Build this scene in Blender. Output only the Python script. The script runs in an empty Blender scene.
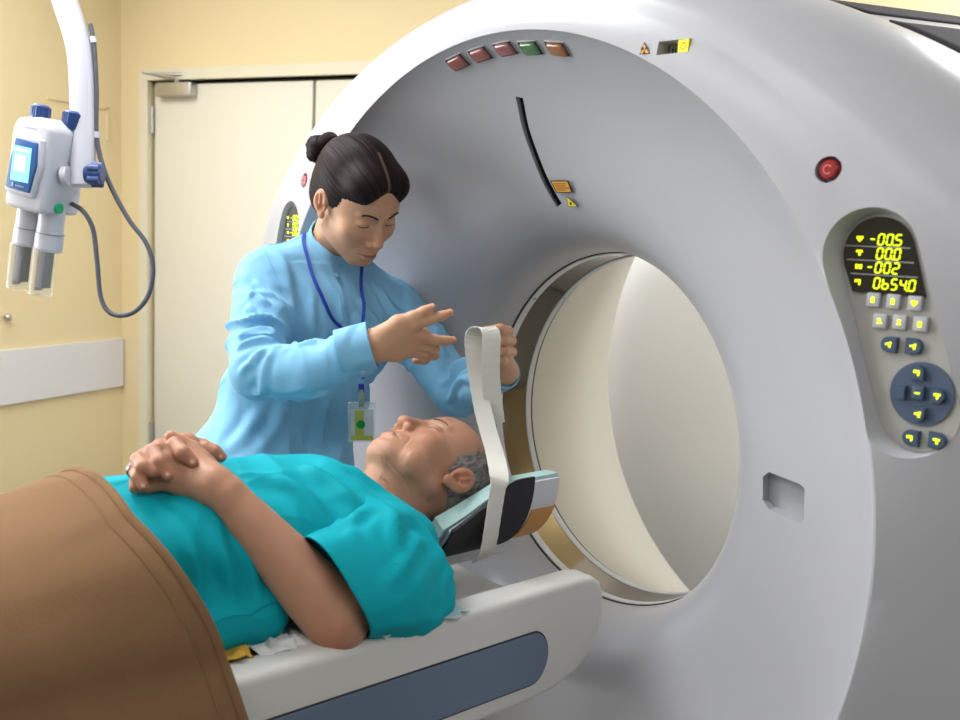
import bpy, bmesh, math, random
import numpy as np
from mathutils import Vector, Matrix
from mathutils.bvhtree import BVHTree

sc = bpy.context.scene
C = sc.collection
PI = math.pi
# ------------------------------------------------------------------ camera
cam = bpy.data.cameras.new('camera'); camo = bpy.data.objects.new('camera', cam); C.objects.link(camo)
yaw, pitch, roll = 0.852045, 0.131716, 0.047415
fw = Vector((-math.sin(yaw)*math.cos(pitch), math.cos(yaw)*math.cos(pitch), -math.sin(pitch)))
rt = Vector((math.cos(yaw), math.sin(yaw), 0)); up = rt.cross(fw)
r2 = math.cos(roll)*rt + math.sin(roll)*up; u2 = -math.sin(roll)*rt + math.cos(roll)*up
M = Matrix((r2, u2, -fw)).transposed().to_4x4(); M.translation = Vector((1.26286, -1.10821, 1.33342))
camo.matrix_world = M
cam.sensor_width = 36; cam.lens = 951.4/960*36; cam.clip_start = 0.05
cam.dof.use_dof = True; cam.dof.focus_distance = 1.75; cam.dof.aperture_fstop = 5.0
sc.camera = camo
# ------------------------------------------------------------------ world, lights, exposure
w = bpy.data.worlds.new('world'); sc.world = w; w.use_nodes = True
w.node_tree.nodes['Background'].inputs[0].default_value = (.9, .93, 1, 1)
w.node_tree.nodes['Background'].inputs[1].default_value = 0.3
sc.view_settings.view_transform = 'Standard'; sc.view_settings.look = 'None'
sc.view_settings.gamma = 1; sc.view_settings.use_curve_mapping = False
sc.view_settings.exposure = 0.17
def area(name, loc, sx, sy, power, col=(1, .97, .93), rz=0.419):
    l = bpy.data.lights.new(name, 'AREA'); l.shape = 'RECTANGLE'; l.size = sx; l.size_y = sy
    l.energy = power; l.color = col
    o = bpy.data.objects.new(name, l); C.objects.link(o); o.location = loc; o.rotation_euler = (0, 0, rz)
    return o
CEIL = 2.70
LIGHTS = [(-0.9, -0.75, 1.25, .62, 34), (-0.4, -2.3, 1.25, .62, 14), (1.9, -0.9, 1.25, .62, 2), (-2.15, -0.45, .8, .62, 11),
          (0.6, -3.3, 1.25, .62, 12), (1.0, 1.75, 1.25, .62, 45), (3.4, .6, 1.25, .62, 8)]
for i, (x, y, sx, sy, pw) in enumerate(LIGHTS):
    area('ceiling_lamp', (x, y, CEIL-.03), sx, sy, pw, (.93, .96, 1))

# added fill light from the left wall, out of view, to brighten the dish
dl = area('left_fill_light', (-2.18, -1.76, 1.45), 1.3, 1.5, 34, (.96, .98, 1))
dl.rotation_euler = (PI/2, 0, .41938-PI/2)
# ------------------------------------------------------------------ helpers
def principled(name, col=(.8, .8, .8), rough=.5, metal=0, spec=.5, bump=None, attr=False, sss=0, emit=None, trans=0, alpha=1, coat=0, vary=None, ior=1.45, wrinkle=None):
    m = bpy.data.materials.new(name); m.use_nodes = True; nt = m.node_tree; b = nt.nodes['Principled BSDF']
    b.inputs['Base Color'].default_value = (*col, 1); b.inputs['Roughness'].default_value = rough
    b.inputs['Metallic'].default_value = metal; b.inputs['Specular IOR Level'].default_value = spec
    b.inputs['Coat Weight'].default_value = coat; b.inputs['IOR'].default_value = ior
    if trans: b.inputs['Transmission Weight'].default_value = trans
    if alpha < 1: b.inputs['Alpha'].default_value = alpha
    if sss:
        b.inputs['Subsurface Weight'].default_value = sss
        b.inputs['Subsurface Radius'].default_value = (.012, .005, .003); b.inputs['Subsurface Scale'].default_value = .6
    if emit: b.inputs['Emission Color'].default_value = (*emit[0], 1); b.inputs['Emission Strength'].default_value = emit[1]
    tc = nt.nodes.new('ShaderNodeTexCoord')
    src = None
    if attr:
        a = nt.nodes.new('ShaderNodeVertexColor'); a.layer_name = 'Col'; src = a.outputs['Color']
    if vary:   # (scale, amount) soft mottling
        n = nt.nodes.new('ShaderNodeTexNoise'); n.inputs['Scale'].default_value = vary[0]; n.inputs['Detail'].default_value = 4
        nt.links.new(tc.outputs['Object'], n.inputs['Vector'])
        mr = nt.nodes.new('ShaderNodeMapRange'); mr.inputs['To Min'].default_value = 1-vary[1]; mr.inputs['To Max'].default_value = 1+vary[1]
        nt.links.new(n.outputs['Fac'], mr.inputs['Value'])
        mx = nt.nodes.new('ShaderNodeVectorMath'); mx.operation = 'MULTIPLY'
        if src: nt.links.new(src, mx.inputs[0])
        else: mx.inputs[0].default_value = col
        nt.links.new(mr.outputs[0], mx.inputs[1]); src = mx.outputs[0]
    if src: nt.links.new(src, b.inputs['Base Color'])
    if bump:
        kind, scale, strength, dist = bump
        if kind == 'noise':
            n = nt.nodes.new('ShaderNodeTexNoise'); n.inputs['Scale'].default_value = scale; n.inputs['Detail'].default_value = 5; out = n.outputs['Fac']
        else:
            n = nt.nodes.new('ShaderNodeTexVoronoi'); n.inputs['Scale'].default_value = scale; out = n.outputs['Distance']
        nt.links.new(tc.outputs['Object'], n.inputs['Vector'])
        bp = nt.nodes.new('ShaderNodeBump'); bp.inputs['Strength'].default_value = strength; bp.inputs['Distance'].default_value = dist
        nt.links.new(out, bp.inputs['Height']); nt.links.new(bp.outputs[0], b.inputs['Normal'])
        if wrinkle:      # soft cloth creases: (scale, strength, distance, stretch)
            mp_ = nt.nodes.new('ShaderNodeMapping'); mp_.inputs['Scale'].default_value = wrinkle[3]; mp_.inputs['Rotation'].default_value = (.4, .3, .5); nt.links.new(tc.outputs['Object'], mp_.inputs['Vector'])
            n3 = nt.nodes.new('ShaderNodeTexNoise'); n3.inputs['Scale'].default_value = wrinkle[0]; n3.inputs['Detail'].default_value = 1.5; n3.inputs['Distortion'].default_value = .8; nt.links.new(mp_.outputs[0], n3.inputs['Vector'])
            ab = nt.nodes.new('ShaderNodeMath'); ab.operation = 'SUBTRACT'; ab.inputs[1].default_value = .5; nt.links.new(n3.outputs['Fac'], ab.inputs[0])
            ab2 = nt.nodes.new('ShaderNodeMath'); ab2.operation = 'ABSOLUTE'; nt.links.new(ab.outputs[0], ab2.inputs[0])
            mr2 = nt.nodes.new('ShaderNodeMapRange'); mr2.interpolation_type = 'SMOOTHSTEP'; mr2.inputs['From Max'].default_value = .16; mr2.inputs['To Min'].default_value = 1; mr2.inputs['To Max'].default_value = 0; nt.links.new(ab2.outputs[0], mr2.inputs['Value'])
            b3 = nt.nodes.new('ShaderNodeBump'); b3.inputs['Strength'].default_value = wrinkle[1]; b3.inputs['Distance'].default_value = wrinkle[2]
            nt.links.new(mr2.outputs[0], b3.inputs['Height']); nt.links.new(b3.outputs[0], bp.inputs['Normal'])
    return m

def link(name, me, mats, parent=None, smooth=True, sharp=None):
    for m in (mats if isinstance(mats, (list, tuple)) else [mats]): me.materials.append(m)
    if smooth:
        me.polygons.foreach_set('use_smooth', [True]*len(me.polygons))
        if sharp: me.set_sharp_from_angle(angle=math.radians(sharp))
    o = bpy.data.objects.new(name, me); C.objects.link(o)
    if parent: o.parent = parent
    return o
def mesh_from(name, V, F, mats, parent=None, smooth=True, sharp=None, midx=None):
    me = bpy.data.meshes.new(name); me.from_pydata([tuple(v) for v in V], [], [tuple(int(i) for i in f) for f in F]); me.update()
    o = link(name, me, mats, parent, smooth, sharp)
    if midx is not None: me.polygons.foreach_set('material_index', midx)
    return o
class MB:
    """collects simple solids into one mesh with per-solid material slots"""
    def __init__(s): s.V = []; s.F = []; s.M = []
    def add(s, V, F, m=0):
        b = len(s.V); s.V += [tuple(v) for v in V]; s.F += [tuple(i+b for i in f) for f in F]; s.M += [m]*len(F); return s
    def box(s, lo, hi, m=0, mat=None, bev=0):
        x0, y0, z0 = lo; x1, y1, z1 = hi
        if bev:
            bm = bmesh.new(); bmesh.ops.create_cube(bm, size=1)
            for v in bm.verts: v.co = Vector(((x0+x1)/2+v.co.x*(x1-x0), (y0+y1)/2+v.co.y*(y1-y0), (z0+z1)/2+v.co.z*(z1-z0)))
            bmesh.ops.bevel(bm, geom=bm.edges[:], offset=bev, segments=3, profile=.5, affect='EDGES')
            V = [v.co.copy() for v in bm.verts]; F = [[v.index for v in f.verts] for f in bm.faces]; bm.free()
        else:
            V = [Vector(p) for p in ((x0, y0, z0), (x1, y0, z0), (x1, y1, z0), (x0, y1, z0), (x0, y0, z1), (x1, y0, z1), (x1, y1, z1), (x0, y1, z1))]
            F = [(0, 3, 2, 1), (4, 5, 6, 7), (0, 1, 5, 4), (1, 2, 6, 5), (2, 3, 7, 6), (3, 0, 4, 7)]
        if mat: V = [mat @ v for v in V]
        return s.add(V, F, m)
    def tube(s, pts, rad, m=0, n=12, caps=True, mat=None):
        pts = [Vector(p) for p in pts]
        if not isinstance(rad, (list, tuple)): rad = [rad]*len(pts)
        V = []; F = []; prev = None
        for i, p in enumerate(pts):
            t = (pts[min(i+1, len(pts)-1)]-pts[max(i-1, 0)]).normalized()
            if prev is None:
                a = t.orthogonal().normalized()
            else:
                a = (prev-t*prev.dot(t)).normalized()
            prev = a; b = t.cross(a)
            for k in range(n):
                c = 2*PI*k/n; V.append(p+rad[i]*(math.cos(c)*a+math.sin(c)*b))
        for i in range(len(pts)-1):
            for k in range(n):
                F.append((i*n+k, i*n+(k+1) % n, (i+1)*n+(k+1) % n, (i+1)*n+k))
        if caps: F.append(tuple(range(n))[::-1]); F.append(tuple((len(pts)-1)*n+k for k in range(n)))
        if mat: V = [mat @ v for v in V]
        return s.add(V, F, m)
    def prism(s, loop, vec, m=0, mat=None):
        """extrude a planar loop of 3-D points by vec"""
        n = len(loop); A = [Vector(p) for p in loop]; B = [p+Vector(vec) for p in A]; V = A+B
        F = [tuple(range(n))[::-1], tuple(range(n, 2*n))]+[(k, (k+1) % n, n+(k+1) % n, n+k) for k in range(n)]
        if mat: V = [mat @ v for v in V]
        return s.add(V, F, m)
    def sphere(s, c, r, m=0, mat=None, seg=16, scale=(1, 1, 1)):
        bm = bmesh.new(); bmesh.ops.create_uvsphere(bm, u_segments=seg, v_segments=seg//2+2, radius=r)
        V = [Vector((v.co.x*scale[0], v.co.y*scale[1], v.co.z*scale[2]))+Vector(c) for v in bm.verts]; F = [[v.index for v in f.verts] for f in bm.faces]; bm.free()
        if mat: V = [mat @ v for v in V]
        return s.add(V, F, m)
    def build(s, name, mats, parent=None, smooth=True, sharp=35, bevel=0):
        me = bpy.data.meshes.new(name); me.from_pydata(s.V, [], s.F); me.update()
        bm = bmesh.new(); bm.from_mesh(me); bmesh.ops.recalc_face_normals(bm, faces=bm.faces[:]); bm.to_mesh(me); bm.free()
        o = link(name, me, mats, parent, smooth, sharp)
        me.polygons.foreach_set('material_index', s.M)
        if bevel:
            md = o.modifiers.new('bevel', 'BEVEL'); md.width = bevel; md.segments = 3; md.limit_method = 'ANGLE'; md.angle_limit = math.radians(40)
        return o
def tag(o, label=None, cat=None, group=None, kind=None):
    if label: o['label'] = label
    if cat: o['category'] = cat
    if group: o['group'] = group
    if kind: o['kind'] = kind
    return o
def empty(name, loc=(0, 0, 0), rz=0):
    o = bpy.data.objects.new(name, None); C.objects.link(o); o.location = loc; o.rotation_euler = (0, 0, rz); o.empty_display_size = .1; return o
def spline(P, n=8):
    """Catmull-Rom through points"""
    P = [np.array(p, float) for p in P]; out = []
    Q = [2*P[0]-P[1]]+P+[2*P[-1]-P[-2]]
    for i in range(1, len(Q)-2):
        for k in range(n):
            t = k/n; a, b, c, d = Q[i-1], Q[i], Q[i+1], Q[i+2]
            out.append(.5*((2*b)+(c-a)*t+(2*a-5*b+4*c-d)*t*t+(3*b-3*c+d-a)*t**3))
    out.append(P[-1]); return [Vector(p) for p in out]

# ---- smooth noise in numpy
def vnoise(P, seed=0):
    P = np.asarray(P, float); I = np.floor(P).astype(np.int64); f = P-I; f = f*f*(3-2*f)
    def h(i, j, k):
        n = (i*374761393+j*668265263+k*2147483647+seed*974634777) & 0xffffffff
        n = ((n ^ (n >> 13))*1274126177) & 0xffffffff
        n = ((n ^ (n >> 16))*2246822519) & 0xffffffff
        return ((n ^ (n >> 15)) & 0xffff)/32767.5-1
    o = 0
    for a in (0, 1):
        for b in (0, 1):
            for c in (0, 1):
                wgt = (f[:, 0] if a else 1-f[:, 0])*(f[:, 1] if b else 1-f[:, 1])*(f[:, 2] if c else 1-f[:, 2])
                o = o+wgt*h(I[:, 0]+a, I[:, 1]+b, I[:, 2]+c)
    return o
# ---- signed distance modelling on a grid
class SDF:
    def __init__(s, lo, hi, h):
        s.lo = np.array(lo, float); s.h = h; s.n = np.ceil((np.array(hi)-s.lo)/h).astype(int)+1
        s.D = np.full(tuple(s.n), 1.0, np.float32)
        s.ax = [(s.lo[i]+h*np.arange(s.n[i])).astype(np.float32) for i in range(3)]
    def _sub(s, lo, hi):
        a = np.maximum(np.floor((np.array(lo)-s.lo)/s.h).astype(int), 0); b = np.minimum(np.ceil((np.array(hi)-s.lo)/s.h).astype(int)+1, s.n)
        if (b <= a).any(): return None, None
        sl = tuple(slice(a[i], b[i]) for i in range(3))
        X = s.ax[0][sl[0]][:, None, None]; Y = s.ax[1][sl[1]][None, :, None]; Z = s.ax[2][sl[2]][None, None, :]
        return sl, (X, Y, Z)
    def op(s, f, lo, hi, k, mode):
        pad = abs(k)+3*s.h; sl, XYZ = s._sub(np.array(lo)-pad, np.array(hi)+pad)
        if sl is None: return s
        d = f(*XYZ); a = s.D[sl]
        if mode == 'add':
            if k > 0:
                hh = np.clip(.5+.5*(a-d)/k, 0, 1); s.D[sl] = a+(d-a)*hh-k*hh*(1-hh)
            else: s.D[sl] = np.minimum(a, d)
        else:
            d = -d
            if k > 0:
                hh = np.clip(.5-.5*(a-d)/k, 0, 1); s.D[sl] = a+(d-a)*hh+k*hh*(1-hh)
            else: s.D[sl] = np.maximum(a, d)
        return s
    def cap(s, a, b, ra, rb=None, k=.01, mode='add'):
        a = np.array(a, float); b = np.array(b, float); rb = ra if rb is None else rb; ab = b-a; L = ab@ab+1e-12
        def f(X, Y, Z):
            t = np.clip(((X-a[0])*ab[0]+(Y-a[1])*ab[1]+(Z-a[2])*ab[2])/L, 0, 1)
            return np.sqrt((X-a[0]-t*ab[0])**2+(Y-a[1]-t*ab[1])**2+(Z-a[2]-t*ab[2])**2)-(ra+(rb-ra)*t)
        R = max(ra, rb); return s.op(f, np.minimum(a, b)-R, np.maximum(a, b)+R, k, mode)
    def chain(s, P, R, k=.01, mode='add'):
        for i in range(len(P)-1): s.cap(P[i], P[i+1], R[i], R[i+1], k, mode)
        return s
    def ell(s, c, r, k=.01, mode='add', rot=None):
        c = np.array(c, float); r = np.array(r, float); Rm = np.eye(3) if rot is None else np.array(rot)
        def f(X, Y, Z):
            dx, dy, dz = X-c[0], Y-c[1], Z-c[2]
            q = [Rm[0, i]*dx+Rm[1, i]*dy+Rm[2, i]*dz for i in range(3)]
            k0 = np.sqrt((q[0]/r[0])**2+(q[1]/r[1])**2+(q[2]/r[2])**2)+1e-9
            k1 = np.sqrt((q[0]/r[0]**2)**2+(q[1]/r[1]**2)**2+(q[2]/r[2]**2)**2)+1e-9
            return k0*(k0-1)/k1
        R = r.max() if rot is not None else r
        return s.op(f, c-R, c+R, k, mode)
    def cyl(s, a, b, r, k=.002, mode='add'):
        a = np.array(a, float); b = np.array(b, float); ab = b-a; L = np.linalg.norm(ab); u = ab/L
        def f(X, Y, Z):
            dx, dy, dz = X-a[0], Y-a[1], Z-a[2]; t = dx*u[0]+dy*u[1]+dz*u[2]
            rr = np.sqrt(np.maximum(dx*dx+dy*dy+dz*dz-t*t, 0))-r; q = np.maximum(-t, t-L)
            return np.minimum(np.maximum(rr, q), 0)+np.sqrt(np.maximum(rr, 0)**2+np.maximum(q, 0)**2)
        return s.op(f, np.minimum(a, b)-r, np.maximum(a, b)+r, k, mode)
    def mesh(s):
        D = s.D; n = D.shape; ins = D < 0
        act = np.zeros((n[0]-1, n[1]-1, n[2]-1), np.int8)
        for a in (0, 1):
            for b in (0, 1):
                for c in (0, 1): act += ins[a:n[0]-1+a, b:n[1]-1+b, c:n[2]-1+c]
        m = (act > 0) & (act < 8); idx = np.argwhere(m)
        ci = np.full(m.shape, -1, np.int32); ci[m] = np.arange(len(idx))
        corners = [(a, b, c) for a in (0, 1) for b in (0, 1) for c in (0, 1)]
        dv = {c: D[idx[:, 0]+c[0], idx[:, 1]+c[1], idx[:, 2]+c[2]].astype(float) for c in corners}
        S = np.zeros((len(idx), 3)); cnt = np.zeros(len(idx))
        for c in corners:
            for ax in range(3):
                if c[ax] == 0:
                    e = list(c); e[ax] = 1; e = tuple(e); d0, d1 = dv[c], dv[e]; x = (d0 < 0) != (d1 < 0)
                    t = np.where(x, d0/np.where(x, d0-d1, 1), 0); P = np.tile(np.array(c, float), (len(idx), 1)); P[:, ax] = t
                    S += P*x[:, None]; cnt += x
        V = s.lo+(idx+S/cnt[:, None])*s.h
        F = []
        for ax in range(3):
            u, v = [(1, 2), (2, 0), (0, 1)][ax]
            A = ins[tuple(slice(0, n[i]-1) if i == ax else slice(1, n[i]-1) for i in range(3))]
            B = ins[tuple(slice(1, n[i]) if i == ax else slice(1, n[i]-1) for i in range(3))]
            x = np.argwhere(A != B)
            if len(x) == 0: continue
            base = x.copy(); base[:, u] += 1; base[:, v] += 1
            def cell(du, dv_):
                q = base.copy(); q[:, u] -= du; q[:, v] -= dv_; return ci[q[:, 0], q[:, 1], q[:, 2]]
            Q = np.stack([cell(1, 1), cell(0, 1), cell(0, 0), cell(1, 0)], 1)
            q0 = base; fl = ins[tuple(q0.T)]
            Q[~fl] = Q[~fl][:, ::-1]; F.append(Q)
        F = np.concatenate(F); F = F[(F >= 0).all(1)]
        return V, F
def vnormals(V, F):
    n = np.cross(V[F[:, 2]]-V[F[:, 0]], V[F[:, 3]]-V[F[:, 1]]); N = np.zeros_like(V)
    for k in range(4): np.add.at(N, F[:, k], n)
    return N/(np.linalg.norm(N, axis=1, keepdims=True)+1e-12)
def smooth(V, F, it=1, lam=.5):
    for _ in range(it):
        S = np.zeros_like(V); c = np.zeros(len(V))
        for k in range(4):
            a, b = F[:, k], F[:, (k+1) % 4]
            np.add.at(S, a, V[b]); np.add.at(S, b, V[a]); np.add.at(c, a, 1); np.add.at(c, b, 1)
        V = V+lam*(S/np.maximum(c, 1)[:, None]-V)
    return V
def fast_mesh(name, V, F, mats, parent=None, col=None, fmat=None):
    me = bpy.data.meshes.new(name); me.vertices.add(len(V)); me.vertices.foreach_set('co', np.asarray(V, np.float32).ravel())
    me.loops.add(F.size); me.loops.foreach_set('vertex_index', F.ravel().astype(np.int32)); me.polygons.add(len(F))
    me.polygons.foreach_set('loop_start', np.arange(0, F.size, 4, dtype=np.int32)); me.polygons.foreach_set('loop_total', np.full(len(F), 4, np.int32))
    me.update(calc_edges=True); me.validate()
    if col is not None:
        a = me.color_attributes.new('Col', 'FLOAT_COLOR', 'POINT'); a.data.foreach_set('color', np.concatenate([col, np.ones((len(col), 1))], 1).astype(np.float32).ravel())
    o = link(name, me, mats, parent)
    if fmat is not None: me.polygons.foreach_set('material_index', fmat)
    return o
def merge(parts):
    Vs, Fs, Cs = [], [], []; b = 0
    for V, F, c in parts:
        Vs.append(V); Fs.append(F+b); Cs.append(np.tile(c, (len(V), 1)) if np.ndim(c) == 1 else c); b += len(V)
    return np.concatenate(Vs), np.concatenate(Fs), np.concatenate(Cs)

# ------------------------------------------------------------------ materials
m_wall = principled('wall_paint', (.74, .61, .36), .7, bump=('noise', 60, .08, .003), vary=(1.5, .03))
m_wall2 = principled('pale_wall_paint', (.55, .53, .48), .7)
m_ceil = principled('ceiling_paint', (.85, .85, .82), .8)
m_floor = principled('vinyl_floor', (.22, .22, .21), .35, vary=(20, .06))
m_door = principled('door_cream', (.70, .665, .555), .5, vary=(1.2, .02))
m_frame = principled('frame_cream', (.68, .63, .48), .5)
m_gap = principled('dark_gap', (.10, .09, .07), .8)
m_guard = principled('guard_white', (.68, .66, .66), .5)
m_metal = principled('brushed_metal', (.5, .49, .46), .35, .9)
m_shell = principled('gantry_plastic', (.445, .443, .472), .30, spec=.5, bump=('noise', 900, .06, .0004))
m_dark = principled('dark_recess', (.012, .012, .014), .4)
m_black = principled('black_foam', (.02, .02, .024), .75, bump=('noise', 300, .3, .001))

# ------------------------------------------------------------------ room (walls turned 24 degrees to the gantry)
DX = Vector((math.cos(.41938), math.sin(.41938), 0)); DY = Vector((-math.sin(.41938), math.cos(.41938), 0))
O = Vector((-3.2958, .5847, 0))
room = Matrix.Translation(O) @ Matrix.Rotation(.41938, 4, 'Z')   # x along the back wall, -y into the room
W_, D_ = 6.8, 5.7
def st(name, lo, hi, mat):
    mb = MB(); 
    for a, b in (lo if isinstance(lo, list) else [(lo, hi)]): mb.box(a, b, mat=room)
    return tag(mb.build(name, mat), kind='structure')
st('floor', (-.2, -D_-.2, -.1), (W_+.2, .5, 0), m_floor)
st('ceiling', (-.2, -D_-.2, CEIL), (W_+.2, .5, CEIL+.1), m_ceil)
DH = 1.954; D0, D1 = .181, 1.625
st('wall_back', [((-.2, 0, 0), (D0, .12, CEIL)), ((D1, 0, 0), (W_, .12, CEIL)), ((D0, 0, DH), (D1, .12, CEIL))], None, m_wall)
st('wall_left', (-.12, -D_, 0), (0, 0, CEIL), m_wall)
st('wall_right', (W_, -D_, 0), (W_+.12, .12, CEIL), m_wall2)
st('wall_front', (-.2, -D_-.12, 0), (W_+.2, -D_, CEIL), principled('grey_wall_paint', (.30, .29, .27), .7))
# double door in its frame
st('trim_1', [((D0-.052, -.022, 0), (D0, .1, DH+.05)), ((D1, -.022, 0), (D1+.052, .1, DH+.05)), ((D0, -.022, DH), (D1, .1, DH+.05))], None, m_frame)
d = MB(); d.box((D0, .06, 0), (D1, .10, DH), mat=room); tag(d.build('trim_2', m_gap), kind='structure')
for i, (a, b) in enumerate(((D0+.012, 1.064), (1.080, D1-.012))):
    dm = MB(); dm.box((a, .012, .012), (b, .052, DH-.016), mat=room, bev=.002)
    do = tag(dm.build('door_%d' % (i+1), m_door), kind='structure')
    if i == 0:
        hg = MB(); hg.box((a+.045, -.035, DH-.075), (a+.25, .012, DH-.012), mat=room, bev=.008); hg.build('door_closer', m_metal, do)
        ha = MB(); ha.tube([room @ Vector(q) for q in ((a+.17, -.02, DH-.03), (a+.17, -.03, DH+.0))], .012)
        ha.tube([room @ Vector(q) for q in ((a+.17, -.03, DH-.005), (a+.03, -.10, DH+.02), (a+.19, -.02, DH+.022))], .007); ha.build('closer_arm', m_metal, do)
        for z in (.25, 1.05, 1.72):
            hh = MB(); hh.tube([room @ Vector((a-.005, .0, z)), room @ Vector((a-.005, .0, z+.12))], .009); hh.build('hinge', m_metal, do)
    else:
        hd = MB(); hd.box((a+.05, -.04, .95), (a+.07, .012, 1.15), mat=room, bev=.004); hd.build('door_handle', m_metal, do)
# wall guard board on the left wall
st('trim_3', (0, -1.35, .526), (.020, -.01, .756), m_guard)
st('trim_4', [((0, -.42, 1.818), (.007, -.08, 1.830)), ((0, -.092, 1.68), (.007, -.08, 1.830))], None, m_wall)
hk = MB(); loc = Vector((0, -.642, .895))
hk.sphere(room @ Vector((.018, loc.y, loc.z)), .016, seg=10); hk.tube([room @ Vector((0, loc.y, loc.z)), room @ Vector((.03, loc.y, loc.z))], .008)
tag(hk.build('wall_hook', m_metal), 'small dark hook on the left yellow wall above the white guard board', 'hook')
wf = MB(); w0, w1, wz0, wz1 = -3.36, -1.84, .80, 2.10  # made-up framed glowing pane, out of view, added to go with the left fill
for a, b in (((-.005, w0-.06, wz0-.06), (.03, w0, wz1+.06)), ((-.005, w1, wz0-.06), (.03, w1+.06, wz1+.06)), ((-.005, w0, wz0-.06), (.03, w1, wz0)), ((-.005, w0, wz1), (.03, w1, wz1+.06)), ((-.005, (w0+w1)/2-.02, wz0), (.03, (w0+w1)/2+.02, wz1))): wf.box(a, b, mat=room)
wo = tag(wf.build('fill_panel_1', m_frame), kind='structure')
wp_ = MB(); wp_.box((.002, w0, wz0), (.006, w1, wz1), mat=room); wp_.build('fill_pane', principled('fill_pane_glow', (.9, .9, .9), .5, emit=((.96, .98, 1), 2.5)), wo)
# ceiling light fittings
m_diff = principled('light_diffuser', (.9, .9, .9), .5, emit=((.95, .97, 1), 3.0)); m_white = principled('white_enamel', (.8, .8, .8), .4)
proto = None
for i, (x, y, sx, sy, pw) in enumerate(LIGHTS):
    t = empty('ceiling_light', (x, y, CEIL), .41938)
    if proto is None:
        f = MB()
        for a, b in (((-sx/2-.03, -sy/2-.03, -.025), (-sx/2, sy/2+.03, 0)), ((sx/2, -sy/2-.03, -.025), (sx/2+.03, sy/2+.03, 0)), ((-sx/2, -sy/2-.03, -.025), (sx/2, -sy/2, 0)), ((-sx/2, sy/2, -.025), (sx/2, sy/2+.03, 0))): f.box(a, b)
        fo = f.build('light_frame', m_white, t); g_ = MB(); g_.box((-sx/2, -sy/2, -.015), (sx/2, sy/2, -.001)); go = g_.build('diffuser', m_diff, t); proto = (fo, go)
    else:
        for s_ in proto: c_ = s_.copy(); c_.parent = t; C.objects.link(c_)
    tag(t, 'white ceiling light panel '+('above the standing person, left of the scanner', 'above the foot end of the patient table', 'above the viewer, right of the table', 'above the door side of the room', 'in the far corner behind the table foot', 'directly behind the scanner', 'by the right wall behind the scanner')[i], 'ceiling light', 'ceiling light panels')

# ------------------------------------------------------------------ gantry
ZC = .95
gan = tag(empty('ct_scanner_gantry', (0, .6, 0)), 'large white ring-shaped CT scanner gantry with round bore, filling the right side', 'CT scanner')
GP = Matrix.Translation((0, -.6, 0))
def gobj(o, parent=gan):
    o.parent = parent
    if parent is gan: o.matrix_parent_inverse = GP.copy()
    return o
DISH = [(.74, 0), (.731, .018), (.715, .040), (.69, .066), (.65, .096), (.60, .123), (.55, .145), (.50, .165), (.46, .182), (.425, .203), (.398, .228), (.380, .258), (.368, .290), (.362, .325), (.36, .365)]
DZ = -.018
def outline(th):
    c, s = math.cos(th), math.sin(th)
    if s >= 0: return 1.08*.835/math.sqrt(.835**2*c*c+1.08**2*s*s)
    e = 4.0; return (abs(c/1.08)**e+abs(s/.93)**e)**(-1/e)
N = 288
prof = []   # each entry: function(theta)->(x,z,y)
def circ(r, y, dz=0): return lambda th: (r*math.cos(th), ZC+dz+r*math.sin(th), y)
fine = spline([(a, b, 0) for a, b in DISH], 3)
for p_ in fine: 
    k = max(0, min(1, p_.x-.36)/.38); prof.append(circ(p_.x, p_.y, DZ*k))
prof.reverse()   # now bore -> dish edge
def shell(inset, y, t=None):
    def f(th):
        R = outline(th)-inset; return (R*math.cos(th), ZC+R*math.sin(th), y)
    return f
def slope(th, r):     # the cheeks of the housing fall back from the dish rim towards the floor
    a = math.degrees(math.asin(max(-1, min(1, math.sin(th))))); s_ = max(0, min(1, (34-a)/38)); s_ = s_*s_*(3-2*s_); return .50*s_*max(0, r-.745)
def lerp(t, y):
    def f(th):
        x0, z0, _ = circ(.74, 0, DZ)(th); r0 = math.hypot(x0, z0-ZC); R = outline(th); R -= min(.15, .6*(R-r0))
        x1, z1 = R*math.cos(th), ZC+R*math.sin(th); return (x0+(x1-x0)*t, z0+(z1-z0)*t, y+slope(th, math.hypot(x0+(x1-x0)*t, z0+(z1-z0)*t-ZC)))
    return f
def shell2(u, y):     # from the face edge (u=0) round to the outline (u=1)
    def f(th):
        x0, z0, _ = lerp(1, 0)(th); R = outline(th); x1, z1 = R*math.cos(th), ZC+R*math.sin(th); return (x0+(x1-x0)*u, z0+(z1-z0)*u, y+slope(th, math.hypot(x0, z0-ZC))*(1-.5*u))
    return f
prof += [lerp(.012, -.003), lerp(.03, -.004)]+[lerp(t, -.004+.014*t*t) for t in (.15, .3, .45, .6, .75, .9, 1)]
for i in range(1, 11):
    a = i/10*PI/2; prof.append(shell2(math.sin(a), .010+.15*(1-math.cos(a))))
def grow(y): return 1+.07*min(1, max(0, (y-.28)/.5))-.06*max(0, (y-.85)/.3)
prof += [(lambda th, y=y: (outline(th)*grow(y)*math.cos(th), ZC+outline(th)*grow(y)*math.sin(th), y)) for y in (.26, .3, .4, .5, .6, .7, .8, .9, 1.0, 1.1, 1.15)]
prof += [shell(.012, 1.19), shell(.03, 1.205), shell(.05, 1.21)]
rear = [(.765, 1.21), (.75, 1.205), (.70, 1.13), (.62, .99), (.54, .84), (.46, .685), (.40, .565), (.365, .49), (.36, .475), (.36, .43), (.36, .40)]
prof += [circ(r, y) for r, y in rear]
V = []; F = []
for f in prof:
    for k in range(N):
        x, z, y = f(2*PI*k/N); V.append((x, y, max(z, .02)))
n = len(prof)
for i in range(n):
    j = (i+1) % n
    for k in range(N):
        F.append((i*N+k, i*N+(k+1) % N, j*N+(k+1) % N, j*N+k))
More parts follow.
